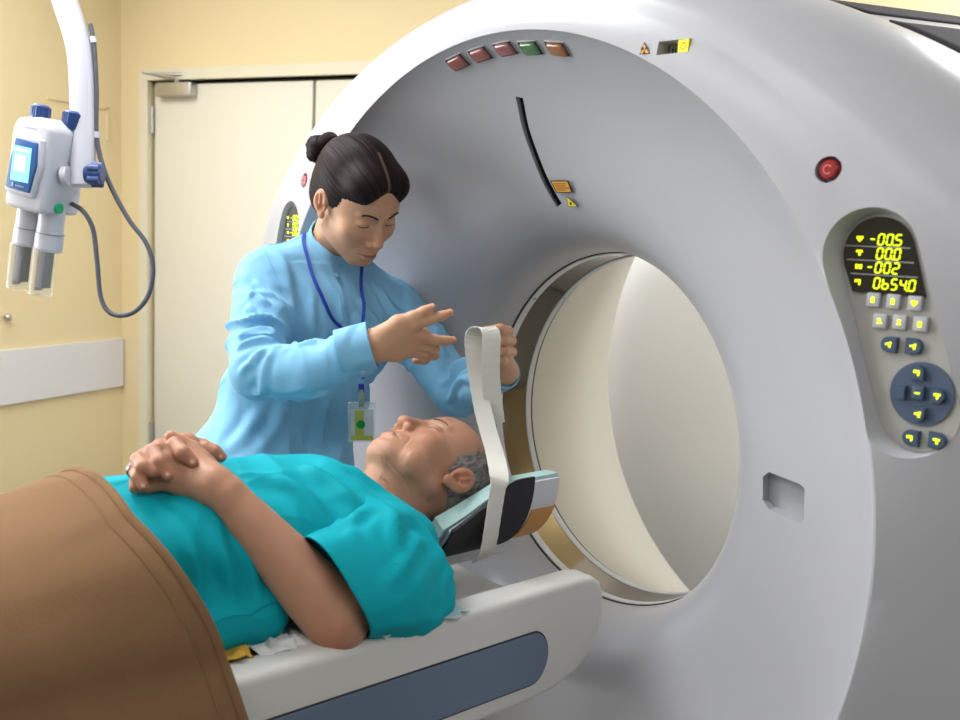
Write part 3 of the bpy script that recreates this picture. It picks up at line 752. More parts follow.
crumple('tissue_paper', .12, .204, -.535, -.43, .772, .006, m_paper, 'crumpled white tissue on the table mat next to the man\'s elbow', 'tissue', 8)
crumple('absorbent_pad', .08, .243, -.375, -.215, .7765, .0015, m_gcl, 'pale blue absorbent pad lying over the table edge under the man\'s sleeve', 'pad', 12)
crumple('lime_strap', .10, .230, -.355, -.262, .781, .0015, m_lime, 'lime yellow strap under the man\'s shoulder on the table edge', 'strap', 15)

# ------------------------------------------------------------------ contrast injector on its ceiling arm (far left)
m_inj = principled('injector_white', (.50, .50, .55), .35); m_knob = principled('knob_blue', (.018, .05, .17), .35); m_green = principled('green_key', (.0, .35, .14), .4)
m_scr = principled('screen_glow', (.1, .5, .7), .3, emit=((.30, .78, .92), .9)); m_scr2 = principled('screen_pale', (.5, .8, .8), .3, emit=((.68, .92, .80), .9)); m_navy = principled('bezel_navy', (.02, .09, .26), .35)
m_clear = principled('clear_syringe', (.9, .9, .86), .08, trans=.85, ior=1.1); m_syr = principled('syringe_grey', (.10, .10, .12), .4)
ip = Vector((-1.0890,-0.4140,1.3910)); inj = tag(empty('contrast_injector', ip, .55), 'white two-syringe contrast injector with blue screen, hanging from a ceiling arm at left', 'injector')
k_ = 1/432*1.0    # metres per pixel-sized unit at that distance
tilt = Matrix.Translation((-.004, 0, -.008)) @ Matrix.Rotation(math.radians(9), 4, 'Y') @ Matrix.Scale(1.02, 4)
mb = MB()
# body in local metres: x right, z up, front face -y
def rbody(mb, prof_, y0, y1, mi=0, bev=.01):
    bm = bmesh.new(); va = [bm.verts.new((x, y0, z)) for x, z in prof_]; vb = [bm.verts.new((x, y1, z)) for x, z in prof_]
    bm.faces.new(va); bm.faces.new(vb[::-1]); n = len(prof_)
    for q in range(n): bm.faces.new((va[q], vb[q], vb[(q+1) % n], va[(q+1) % n]))
    bmesh.ops.recalc_face_normals(bm, faces=bm.faces[:]); bmesh.ops.bevel(bm, geom=bm.edges[:], offset=bev, segments=4, profile=.5, affect='EDGES')
    mb.add([tilt @ v.co for v in bm.verts], [[v.index for v in f.verts] for f in bm.faces], mi); bm.free()
rbody(mb, [(-.055, -.045), (.055, -.045), (.055, .145), (.025, .165), (-.045, .155), (-.055, .125)], -.055, .065, bev=.014)
for cx in (-.031, .029):
    for cy in (0,):
        mb.tube([(cx, .005, -.03), (cx, .005, -.075), (cx, .005, -.10), (cx, .005, -.128), (cx, .005, -.131)], [.029, .0285, .031, .031, .028], n=24, mat=tilt)
mb.build('injector_body', m_inj, inj)
for z_ in (-.090,):
    for cx in (-.031, .029):
        mb = MB(); mb.tube([(cx, .005, z_), (cx, .005, z_-.0012)], [.0314, .0314], n=24, mat=tilt); mb.build('joint_line', m_syr, inj)
mb = MB(); rbody(mb, [(-.046, -.010), (.032, -.014), (.046, .060), (.042, .118), (-.030, .122), (-.042, .06)], -.066, -.050, bev=.006); mb.build('screen_hood', m_inj, inj)
mb = MB(); rbody(mb, [(-.040, .000), (.026, -.003), (.038, .060), (.034, .108), (-.026, .110), (-.036, .06)], -.070, -.062, bev=.003); bz = mb.build('screen_bezel', m_navy, inj)
mb = MB(); mb.box((-.026, -.0715, .018), (.022, -.0695, .094), 0, mat=tilt); mb.box((-.018, -.0722, .040), (.010, -.0714, .075), 1, mat=tilt); mb.box((-.022, -.0722, .083), (.018, -.0714, .089), 1, mat=tilt); mb.build('screen', [m_scr, m_scr2], bz)
mb = MB(); mb.box((-.020, -.0722, .005), (-.016, -.0712, .013), 0, mat=tilt)
for q in range(4): mb.box((-.010+q*.006, -.0722, .007), (-.006+q*.006, -.0712, .009), 0, mat=tilt)
mb.build('bezel_print', principled('bezel_mark', (.35, .45, .6), .5), bz)
mb = MB(); 
for q in range(7): mb.box((-.018+q*.005, -.0552, .134), (-.0145+q*.005, -.0546, .1375), 0, mat=tilt)
mb.build('body_print', principled('body_mark', (.3, .32, .36), .5), inj)
for cx, cy in ((-.030, .0), (.040, .02)):
    mb = MB(); pts = [(cx, cy, .150), (cx, cy, .166), (cx, cy, .186), (cx, cy, .190)]; mb.tube(pts, [.0185, .0205, .0195, .014], n=20, mat=tilt)
    for q in range(10):
        a = q*PI/5; mb.tube([(cx+.0195*math.cos(a), cy+.0195*math.sin(a), .163), (cx+.0192*math.cos(a), cy+.0192*math.sin(a), .184)], .0025, n=6, mat=tilt)
    mb.build('injector_knob', m_knob, inj)
for cx in (-.034, .030):
    mb = MB(); mb.tube([(cx, -.005, -.125), (cx, -.005, -.232)], [.0265, .0255], n=24, mat=tilt); mb.build('syringe_sleeve', m_clear, inj)
    mb = MB(); mb.box((cx-.004, -.018, -.215), (cx+.014, .008, -.13), bev=.002, mat=tilt); mb.box((cx-.016, -.006, -.225), (cx-.010, .012, -.13), bev=.001, mat=tilt); mb.build('syringe_plunger', m_syr, inj)
mb = MB(); mb.tube([(.055, -.01, -.028), (.062, -.01, -.028)], .0115, n=16, mat=tilt); mb.build('green_button', m_green, inj)
# arm, swivel and blue knob, cable (world coordinates put into the injector's frame)
inv = (Matrix.Translation(ip) @ Matrix.Rotation(.55, 4, 'Z')).inverted()
def W(*ps): return [inv @ Vector(p_) for p_ in ps]
mb = MB(); arm = W((-1.0300,-0.3460,1.4000), (-1.0440,-0.3400,1.5050), (-1.0580,-0.3360,1.6080), (-1.0710,-0.3350,1.6830), (-1.0860,-0.3400,1.7420), (-1.1080,-0.3530,1.8060), (-1.1300,-0.3650,1.8690), (-1.1510,-0.3710,1.9600), (-1.1720,-0.3670,2.0970))
a_top = Vector((-1.1720,-0.3670,2.0970)); arm.append(inv @ Vector((a_top.x, a_top.y, CEIL)))
mb.tube(spline(arm, 6), .0285, n=24); mb.build('support_arm', m_inj, inj)
mb = MB(); mb.tube([inv @ Vector((a_top.x, a_top.y, CEIL-.05)), inv @ Vector((a_top.x, a_top.y, CEIL-.001))], [.07, .09], n=32); mb.build('ceiling_mount', m_inj, inj)
mb = MB(); mb.tube(W((-1.0680,-0.3850,1.4200), (-1.0320,-0.3430,1.4230)), [.016, .014], n=20); mb.tube(W((-1.0320,-0.3890,1.4190), (-1.0230,-0.3790,1.4200)), [.022, .022], n=20); mb.build('swivel_joint', m_inj, inj)
mb = MB(); c0 = Vector((-0.9980,-0.3500,1.4260)); c1 = Vector((-0.9730,-0.3200,1.4260)); mb.tube(W(tuple(c0), tuple(c0.lerp(c1, .25)), tuple(c0.lerp(c1, .9)), tuple(c1)), [.018, .024, .023, .018], n=20)
ax = (c1-c0).normalized(); e1 = ax.orthogonal().normalized(); e2 = ax.cross(e1)
for q in range(5):
    d_ = e1*math.cos(q*PI*.4)+e2*math.sin(q*PI*.4); mb.tube([inv @ (c0.lerp(c1, .3)+d_*.021), inv @ (c0.lerp(c1, .92)+d_*.021)], .009, n=10)
mb.build('locking_knob', m_knob, inj)
cab = MB(); m_cable = principled('cable_grey', (.07, .075, .09), .5)
cab.tube(spline(W((-1.0680,-0.3140,1.7710), (-1.0560,-0.3100,1.7240), (-1.0390,-0.3110,1.6210), (-1.0230,-0.3160,1.5070), (-0.9940,-0.3010,1.4160), (-0.9530,-0.2710,1.3310), (-0.9180,-0.2420,1.2760), (-0.9000,-0.2330,1.2200), (-0.8990,-0.2450,1.1550), (-0.9180,-0.2750,1.1140), (-0.9480,-0.3100,1.1100), (-0.9700,-0.3270,1.1450), (-0.9860,-0.3300,1.2270), (-1.0020,-0.3330,1.3000), (-1.0210,-0.3470,1.3400), (-1.0620,-0.3600,1.3580)), 8), .0055, n=12); cab.build('power_cable', m_cable, inj)
for p_ in (((94, 40), (95, 47)), ((96.5, 130), (97, 137))): pass
mb = MB(); mb.tube(W((-1.0610,-0.3120,1.7420), (-1.0570,-0.3100,1.7280)), .0075, n=12); mb.build('cable_clip', m_inj, inj)
mb = MB(); mb.tube(W((-1.0250,-0.3150,1.5250), (-1.0240,-0.3160,1.5110)), .0075, n=12); mb.build('cable_clip', m_inj, inj)

# ------------------------------------------------------------------ people
SKIN_W = np.array((.60, .335, .205)); SKIN_M = np.array((.46, .235, .145))
m_skin = principled('skin', (.6, .4, .3), .48, attr=True, sss=.18, bump=('noise', 260, .12, .0008), spec=.4)
def lerp_col(col, c, w): return col*(1-w[:, None])+np.array(c)[None, :]*w[:, None]
def gauss(V, c, r):
    d = (V-np.array(c))/np.array(r); return np.exp(-(d*d).sum(1))
def xf(V, pos, R): return V@np.array(R)+np.array(pos)      # rows of R: right, forward, up in the world
def to_local(P, pos, R): return (np.array(P)-np.array(pos))@np.array(R).T

def head_sdf(kind, neck_end, neck_r):
    old = kind == 'man'
    S = SDF((-.10, -.14, -.21), (.10, .135, .135), .0019)
    S.ell((0, -.014, .030), (.0735, .093, .086), 0)                       # cranium
    S.ell((0, .030, .030), (.062, .056, .060), .02)                        # forehead
    S.ell((0, .030, -.030), (.0610, .056, .072), .02)                      # mid face
    if old:
        S.ell((0, .032, -.068), (.053, .053, .045), .02); S.ell((0, .070, -.094), (.024, .020, .019), .018)
    else:
        S.ell((0, .030, -.062), (.048, .051, .043), .02); S.ell((0, .072, -.0955), (.017, .0165, .015), .018)
    for s in (1, -1):
        S.cap((s*.052, -.004, -.055), (s*.020, .062, -.096), .016 if not old else .018, .013, .02)       # jaw line
        S.ell((s*.037, .056, -.030), (.024, .022, .022), .02)              # cheek
        S.ell((s*.031, .0925, .001), (.019, .0125, .0115), .012, 'sub')     # socket
        S.cap((s*.012, .083, .017), (s*.041, .071, .019), .0065, .0045, .010)   # brow ridge
        S.ell((s*.0315, .0695, -.0015), (.0145, .0145, .0115), .003)        # eyeball under lid
        lid = [(s*(.0315+.0165*math.cos(t)), .0835-.0075*abs(math.cos(t))**2, -.0045-(.0032 if not old else .0028)*math.sin(t)) for t in np.linspace(.1, PI-.1, 9)]
        for a, b in zip(lid[:-1], lid[1:]): S.cap(a, b, .0010, .0010, .0012, 'sub')   # closed lid line
        if old:
            bag = [(s*(.032+.016*math.cos(t)), .0805-.005*abs(math.cos(t))**2, -.011-.0065*math.sin(t)) for t in np.linspace(.2, PI-.2, 7)]
            for a, b in zip(bag[:-1], bag[1:]): S.cap(a, b, .0011, .0011, .002, 'sub')
            fold = [(s*.0175, .092, -.041), (s*.026, .0885, -.052), (s*.030, .083, -.066)]
            for a, b in zip(fold[:-1], fold[1:]): S.cap(a, b, .0016, .0016, .003, 'sub')
            S.ell((s*.050, .040, -.075), (.016, .022, .022), .015)
    # nose
    S.cap((0, .084, .004), (0, .099, -.034), .0075, .0098 if not old else .0115, .010)
    S.ell((0, .1015, -.038), (.0105, .0095, .0088) if not old else (.0125, .011, .010), .005)
    for s in (1, -1):
        S.ell((s*.0125, .0915, -.0425), (.0075, .009, .0068) if not old else (.0095, .010, .0078), .004)
        S.ell((s*.0062, .0965, -.0505), (.0032, .0048, .0045), .0015, 'sub')
    # mouth
    S.ell((0, .074, -.070), (.026, .018, .018), .012)
    for s in (1, -1):
        S.cap((0, .0925, -.0665), (s*.019, .0845, -.0705), .0046, .0024, .003)
    S.cap((-.011, .0895, -.0765), (.011, .0895, -.0765), .0055, .0055, .004)
    mth = [(x, .0975-.016*(x/.024)**2*1.0, -.0712-(.0010 if not old else .004)*(abs(x)/.023)**2) for x in np.linspace(-.024, .024, 9)]
    for a, b in zip(mth[:-1], mth[1:]): S.cap(a, b, .0016, .0016, .0018, 'sub')
    S.cap((-.012, .0900, -.0865), (.012, .0900, -.0865), .0022, .0022, .006, 'sub')
    # neck
    S.cap((0, -.022, -.035), neck_end, neck_r*1.0, neck_r*1.04, .022)
    if old: S.cap((0, .03, -.075), (np.array(neck_end)*.55+np.array((0, .012, -.03))), .034, .036, .02)
    # ears
    for s in (1, -1):
        c, sn = math.cos(.28), math.sin(.28); R_ = np.array([[1, -s*.25, 0], [s*.25, 1, .0], [0, 0, 1]]); R_ = R_/np.linalg.norm(R_, axis=0)
        sc_ = 1.14 if old else 1
        S.ell((s*.0760, -.012, -.008), (.0085, .0185*sc_, .0265*sc_), .004, rot=R_)
        S.ell((s*.0735, -.003, -.034), (.0065, .0095*sc_, .0095*sc_), .004)
        S.ell((s*.0845, -.010, -.005), (.0065, .0115, .0175), .002, 'sub', rot=R_)
        S.ell((s*.0790, -.004, -.018), (.006, .0075, .0085), .002, 'sub')
        S.cap((s*.0805, -.009, -.012), (s*.0815, -.014, .006), .0024, .002, .003)
    V, F = S.mesh(); return smooth(V, F, 2, .5), F
def head_color(V, kind):
    base = SKIN_M if kind == 'man' else SKIN_W; col = np.tile(base, (len(V), 1))
    lip = (.40, .13, .10) if kind != 'man' else (.36, .15, .12)
    lw = np.clip(gauss(V, (0, .094, -.0725), (.018, .016, .0075))*1.6-.35, 0, 1); col = lerp_col(col, lip, lw*(.85 if kind != 'man' else .7))
    for s in (1, -1):
        col = lerp_col(col, np.array(base)*np.array((1.08, .86, .82)), gauss(V, (s*.040, .065, -.035), (.02, .03, .02))*.6)
        col = lerp_col(col, np.array(base)*np.array((1.05, .8, .75)), gauss(V, (s*.08, -.012, -.01), (.012, .025, .03))*.7)
    col = lerp_col(col, np.array(base)*np.array((1.05, .82, .78)), gauss(V, (0, .103, -.04), (.014, .012, .014))*.6)
    ml = np.exp(-((V[:, 2]+.0714+(.0010 if kind != 'man' else .004)*(V[:, 0]/.023)**2)/.0013)**2)*(np.abs(V[:, 0]) < .024)*(V[:, 1] > .078); col = lerp_col(col, (.13, .045, .04), ml*.75)
    n = vnoise(V*60, 4); col = col*(1+.035*n[:, None])
    if kind == 'man':
        sp_ = np.clip(vnoise(V*75, 9)-.45, 0, 1)*1.6; col = col*(1-sp_[:, None]*.22); col = col*(1+.05*vnoise(V*28, 17)[:, None])
    return np.clip(col, 0, 1)

def hand_piece(prims, pad=.02, h=.0015, nails=(), base=SKIN_W, creases=()):
    """prims: chains of (points, radii, blend); a whole hand and wrist as one skin"""
    allp = np.array([q for P, R, k in prims for q in P]); S = SDF(allp.min(0)-.04-pad, allp.max(0)+.04+pad, h)
    for P, R, k in prims: S.chain(P, R, k)
    for c in creases: S.cap(c[0], c[1], .0012, .0012, .0015, 'sub')
    V, F = S.mesh(); V = smooth(V, F, 1, .5); col = np.tile(base, (len(V), 1))
    for P, R, k in prims:          # finger tips and knuckles are pinker
        if R[-1] < .0095 and len(P) > 2:
            col = lerp_col(col, base*np.array((1.12, .86, .82)), gauss(V, P[-1], (.012, .012, .012))*.55)
            for q in P[:-1]: col = lerp_col(col, base*np.array((.95, .78, .75)), gauss(V, q, (.009, .009, .009))*.35)
    for c, r in nails: col = lerp_col(col, (.80, .50, .42), np.clip(gauss(V, c, (r, r, r))*2.2-.9, 0, 1))
    return V, F, np.clip(col*(1+.04*vnoise(V*70, 2)[:, None]), 0, 1)

def limb(chains, h, base, pad=.02):
    allp = np.array([q for P, R, k in chains for q in P]); rr = max(max(R) for P, R, k in chains)
    S = SDF(allp.min(0)-rr-pad, allp.max(0)+rr+pad, h)
    for P, R, k in chains: S.chain(P, R, k)
    V, F = S.mesh(); return V, F, np.tile(base, (len(V), 1))

def folds(V, N, comps):
    """cloth folds: each comp = (direction across the folds, wavelength, amplitude, centre, radius, seed)"""
    d = np.zeros(len(V))
    for dr, wl, amp, c, r, seed in comps:
        dr = np.array(dr, float); dr /= np.linalg.norm(dr); t = V@dr
        warp = vnoise(V*(2.2/ (wl*6)), seed)*1.3+vnoise(V*(1/(wl*2.2)), seed+7)*.35
        w_ = vnoise(np.stack([t/wl+warp, (V@np.array([.6, .2, -.5]))/(wl*6), np.full(len(V), seed*3.1)], 1), seed+3)
        ridge = (1-np.abs(w_))**2.2-.45
        m_ = gauss(V, c, (r, r, r)) if c is not None else 1
        d += ridge*amp*m_*1.5
    return V+N*d[:, None]

def creases(V, N, L):
    """pressed and pulled folds: (A, B, width, amplitude) with tapering ends"""
    d = np.zeros(len(V))
    for A, B, wd, amp in L:
        A = np.array(A, float); B = np.array(B, float); ns = 14; pl_ = []
        for i in range(ns+1):
            q = A+(B-A)*i/ns+np.array((0, 0, .004*math.sin(i*.55+A[0]*90))); pl_.append(V[np.argmin(((V-q)**2).sum(1))])
        for _ in range(2): pl_ = [pl_[0]]+[(pl_[i-1]+2*pl_[i]+pl_[i+1])/4 for i in range(1, ns)]+[pl_[-1]]
        r = np.full(len(V), 9.0); t = np.zeros(len(V)); near_ = ((V-(A+B)/2)**2).sum(1) < (np.linalg.norm(B-A)*.5+.09)**2; Vn = V[near_]; rn = r[near_]; tn = t[near_]
        for i in range(ns):
            a_, b_ = pl_[i], pl_[i+1]; ab = b_-a_; l2 = ab@ab+1e-9; tt = np.clip(((Vn-a_)@ab)/l2, 0, 1); rr = np.linalg.norm(Vn-a_-tt[:, None]*ab, axis=1); m_ = rr < rn; rn[m_] = rr[m_]; tn[m_] = (i+tt[m_])/ns
        r[near_] = rn; t[near_] = tn
        tp = np.clip(np.minimum(t, 1-t)*4+.12, 0, 1); d += .62*amp*tp*(np.exp(-(r/wd)**2)-.5*np.exp(-((r-wd*1.7)/wd)**2))
    return V+N*d[:, None]
# fold lines pulled round the bent elbows, the armpits and down the front
TUNIC_CR = [((-0.3700,-0.2860,1.2490), (-0.3300,-0.2310,1.1930), .008, .012), ((-0.3500,-0.3080,1.1990), (-0.3100,-0.2310,1.1610), .008, .013), ((-0.3300,-0.3210,1.1540), (-0.3000,-0.2270,1.1390), .0075, .013), ((-0.3100,-0.3260,1.1140), (-0.2800,-0.2420,1.1200), .007, .012),
            ((-0.3800,-0.2610,1.2600), (-0.3400,-0.2110,1.1990), .007, .009), ((-0.2800,-0.3250,1.0640), (-0.2600,-0.2730,1.1050), .007, .010), ((-0.2700,-0.3060,1.0220), (-0.2500,-0.2540,1.0910), .008, .012), ((-0.2500,-0.2710,1.0150), (-0.2400,-0.2280,1.1060), .007, .010),
            ((-0.2300,-0.2480,1.0240), (-0.2000,-0.1890,1.1090), .007, .008), ((-0.2200,-0.2390,1.1090), (-0.1800,-0.1840,1.0820), .0065, .010), ((-0.2000,-0.2150,1.1210), (-0.1600,-0.1760,1.0770), .006, .009), ((-0.2100,-0.2340,1.0590), (-0.1700,-0.1750,1.0650), .006, .008),
            ((-0.4200,-0.1720,1.2830), (-0.3600,-0.1760,1.1320), .012, .008), ((-0.3400,-0.1670,0.9960), (-0.3600,-0.2440,0.8910), .014, .010), ((-0.3400,-0.0990,1.0010), (-0.3500,-0.1080,0.8770), .012, .010), ((-0.3600,-0.2250,0.9780), (-0.4000,-0.3000,0.8990), .014, .009),
            ((-0.3400,-0.0700,1.1900), (-0.3400,-0.0500,1.0990), .008, .007), ((-0.3300,-0.0130,1.2110), (-0.3200,0.0330,1.1290), .009, .010), ((-0.3600,0.0390,1.2400), (-0.3200,0.0780,1.1530), .008, .011), ((-0.3800,-0.1260,1.2070), (-0.3400,-0.1290,1.1030), .009, .008),
            ((-0.3200,0.1020,1.1900), (-0.2600,0.0920,1.1030), .008, .010), ((-0.2600,0.1020,1.1130), (-0.2000,0.1620,1.1380), .008, .010), ((-0.2500,0.0800,1.0700), (-0.1800,0.1360,1.1110), .0075, .012), ((-0.2500,0.0930,1.0280), (-0.1600,0.1420,1.0790), .0075, .012),
            ((-0.2400,0.1240,0.9940), (-0.1300,0.1390,1.0550), .007, .011), ((-0.2200,0.1620,0.9810), (-0.1100,0.1400,1.0410), .007, .010), ((-0.3000,0.0690,1.1300), (-0.2400,0.1130,1.0900), .008, .009), ((-0.2000,0.1490,1.0040), (-0.1800,0.1160,1.0920), .007, .009)]
# ============================== the woman ==============================
wp = (-.358, -.035, 1.391); WR = ((.016, -.994, -.11), (.812, .077, -.579), (.584, -.08, .808))
woman = tag(empty('person', (-.46, -.12, 0)), 'person in light blue uniform with hair bun, standing behind the table looking down', 'person')
WP = Matrix.Translation((.46, .12, 0))
def wobj(o, parent=None):
    o.parent = parent or woman
    if parent is None: o.matrix_parent_inverse = WP.copy()
    return o
neck_base = np.array((-.478, -.028, 1.262))
V, F = head_sdf('woman', to_local(neck_base, wp, WR), .0465)
col = head_color(V, 'woman'); parts = [(xf(V, wp, WR), F, col)]
# right hand: open, palm over the patient, thumb and two fingers pointing
RW = (-0.1250,-0.1540,1.1290)
rh = [([(-0.1450,-0.1780,1.1150), RW, (-0.1150,-0.1310,1.1350)], [.0265, .0235, .022], .01),
      ([RW, (-0.0920,-0.1140,1.1640), (-0.0750,-0.0940,1.1700)], [.020, .0145, .0115], .014), ([RW, (-0.0950,-0.1070,1.1490), (-0.0820,-0.0700,1.1510)], [.020, .0165, .0115], .014),
      ([RW, (-0.1030,-0.1050,1.1320), (-0.0930,-0.0650,1.1310)], [.021, .0165, .0110], .014), ([(-0.1180,-0.1410,1.1170), (-0.1100,-0.1080,1.1170), (-0.1030,-0.0770,1.1160)], [.017, .0155, .0100], .014),
      ([(-0.0770,-0.0970,1.1680), (-0.0660,-0.0680,1.1780), (-0.0580,-0.0500,1.1850), (-0.0510,-0.0350,1.1920)], [.0110, .0092, .0082, .0068], .006),
      ([(-0.0830,-0.0710,1.1470), (-0.0720,-0.0480,1.1400), (-0.0660,-0.0320,1.1390), (-0.0600,-0.0180,1.1410)], [.0108, .0092, .0082, .0068], .006),
      ([(-0.0930,-0.0670,1.1300), (-0.0850,-0.0410,1.1220), (-0.0960,-0.0320,1.1090), (-0.1060,-0.0470,1.1050)], [.0105, .0094, .0086, .0075], .005),
      ([(-0.1030,-0.0800,1.1160), (-0.0980,-0.0540,1.1100), (-0.1080,-0.0430,1.0990), (-0.1170,-0.0570,1.0970)], [.0095, .0086, .0078, .0068], .005),
      ([(-0.1100,-0.1380,1.1500), (-0.0920,-0.1190,1.1710), (-0.0780,-0.0970,1.1820), (-0.0700,-0.0790,1.1920), (-0.0640,-0.0660,1.2010)], [.0165, .0130, .0102, .0092, .0070], .008)]
parts.append(hand_piece(rh, nails=[((-0.0460,-0.0360,1.1940), .0042), ((-0.0550,-0.0190,1.1430), .0042), ((-0.0580,-0.0690,1.2040), .0045)]))
# left hand: fist round the folded tape
LW = (-0.0750,0.1300,1.0710)
LWb = tuple(np.array(LW)-.3*(np.array(LW)-np.array((-.175, .145, 1.03))))
lh = [([LWb, LW, (-0.0700,0.1090,1.0960)], [.0215, .0215, .021], .01), ([LW, (-0.0700,0.1000,1.1120), (-0.0680,0.0860,1.1340)], [.020, .0225, .0175], .012)]
for i, (px, py) in enumerate(((497, 330.5), (500, 340.5), (501, 350.5), (500, 360))):
    r = (.0102, .0105, .0102, .0092)[i]; o_ = (0, 1.5, 1, -1.5)[i]
    lh.append(([un for un in (((-0.1000,0.1400,1.1460), (-0.1000,0.1470,1.1260), (-0.1000,0.1480,1.1060), (-0.1000,0.1440,1.0880))[i], ((-0.0700,0.1260,1.1510), (-0.0700,0.1350,1.1320), (-0.0700,0.1380,1.1100), (-0.0700,0.1320,1.0930))[i],
                ((-0.0400,0.0770,1.1600), (-0.0380,0.0840,1.1400), (-0.0380,0.0870,1.1190), (-0.0400,0.0840,1.1000))[i], ((-0.0400,0.0450,1.1570), (-0.0380,0.0500,1.1380), (-0.0380,0.0510,1.1180), (-0.0420,0.0560,1.1010))[i],
                ((-0.0560,0.0450,1.1500), (-0.0560,0.0510,1.1310), (-0.0560,0.0520,1.1140), (-0.0580,0.0570,1.0990))[i])], [r*1.05, r, r*.95, r*.88, r*.75], .003))
lh.append(([(-0.0850,0.1110,1.1020), (-0.0920,0.0930,1.1250), (-0.0820,0.0650,1.1430), (-0.0700,0.0490,1.1540)], [.014, .0115, .010, .008], .006))
parts.append(hand_piece(lh, nails=[((-0.0620,0.0400,1.1570), .0045)]))
# covered body: trunk, arms, legs down to the floor
SHR, SHL = (-.455, -.185, 1.220), (-.425, .115, 1.160); ELR, ELL = (-0.3000,-0.2810,1.0660), (-.262, .165, 1.000)
parts.append(limb([([neck_base, (-.46, -.06, 1.14), (-.46, -.12, .98), (-.47, -.16, .85)], [.043, .06, .055, .06], .03), ([(-.455, -.165, 1.205), (-.47, -.03, 1.22), (-.43, .10, 1.15)], [.030, .040, .030], .02),
                   ([(-.455, -.165, 1.205), ELR, RW], [.032, .030, .0225], .01), ([(-.43, .10, 1.15), ELL, LW], [.032, .030, .0215], .01)], .007, SKIN_W))
parts.append(limb([([(-.48, -.22, .84), (-.47, -.23, .45), (-.48, -.24, .09)], [.085, .055, .036], .03), ([(-.47, -.08, .84), (-.46, -.05, .45), (-.48, -.04, .09)], [.085, .055, .036], .03),
                   ([(-.48, -.24, .06), (-.36, -.25, .045)], [.035, .03], .02), ([(-.48, -.04, .06), (-.36, -.03, .045)], [.035, .03], .02)], .008, SKIN_W))
V, F, col = merge(parts); wbody = wobj(fast_mesh('body', V, F, m_skin, None, col))

# tunic
m_tunic = principled('light_blue_cotton', (.225, .49, .72), .75, wrinkle=(5.5, .55, .012, (1.0, 1.6, .8)), bump=('noise', 700, .12, .0006), spec=.25, vary=(9, .03))
S = SDF((-.66, -.43, .63), (-.04, .24, 1.37), .0035)
S.cap((-.462, -.125, 1.15), (-.445, .045, 1.12), .098, .092, 0)
S.cap((-.460, -.175, 1.222), (-.434, .100, 1.163), .052, .052, .04)
S.cap((-.470, -.060, 1.255), (-.468, -.005, 1.25), .062, .058, .035); S.cap((-.470, -.06, 1.262), (-.464, -.165, 1.245), .048, .046, .03); S.cap((-.470, -.01, 1.255), (-.440, .09, 1.188), .048, .046, .03)
S.cap((-.465, -.170, .99), (-.445, -.045, .98), .092, .092, .07)
S.cap((-.470, -.225, .83), (-.445, -.095, .82), .118, .105, .07)
S.cap((-.480, -.255, .66), (-.455, -.105, .66), .135, .120, .07)
S.chain([SHR, (-.380, -.235, 1.130), ELR], [.057, .054, .050], .022)
S.chain([ELR, (-0.2100,-0.2200,1.0760), (-0.1200,-0.1430,1.1280)], [.050, .047, .0405], .012)
S.chain([SHL, (-.350, .140, 1.085), ELL], [.060, .054, .051], .022)
S.chain([ELL, (-.175, .145, 1.03), (-0.0780,0.1310,1.0780)], [.051, .044, .034], .012)
# mandarin collar round the neck
hn = np.array(xf(np.array([[0, -.024, -.06]]), wp, WR)[0]); nd = hn-neck_base; nd /= np.linalg.norm(nd)
S.cyl(neck_base+nd*.002, neck_base+nd*.12, .0520, .0, 'sub')
# cuffs: flat hollow ends
ca = np.array((-0.1240,-0.1500,1.1290)); cd = np.array((-0.1130,-0.1330,1.1350))-np.array((-0.1600,-0.1940,1.1120)); cd /= np.linalg.norm(cd)
S.cyl(ca-cd*.006, ca+cd*.08, .06, .0, 'sub')
cb_ = np.array((-0.0780,0.1300,1.0740)); ce = cb_-np.array((-.175, .145, 1.03)); ce /= np.linalg.norm(ce)
S.cyl(cb_-ce*.006, cb_+ce*.06, .05, .0, 'sub')
V, F = S.mesh(); V = smooth(V, F, 2, .5); Nn = vnormals(V, F)
V = folds(V, Nn, [((.5, -.3, -.8), .045, .0090, (-.37, -.27, 1.11), .13, 1), ((.9, .4, .2), .040, .0080, (-.24, -.25, 1.07), .09, 2), ((.2, .9, -.3), .036, .0080, (-.20, .15, 1.03), .13, 3),
                  ((.3, .9, .2), .075, .0075, (-.36, -.12, .95), .22, 4), ((.1, .8, .5), .060, .0065, (-.37, .02, 1.12), .13, 5), ((.2, .95, 0), .07, .008, (-.42, -.2, .8), .22, 6), ((.4, .4, -.8), .04, .006, (-.39, .14, 1.10), .10, 11)])
V = creases(V, vnormals(V, F), TUNIC_CR)
tun = wobj(fast_mesh('uniform_tunic', V, F, m_tunic))
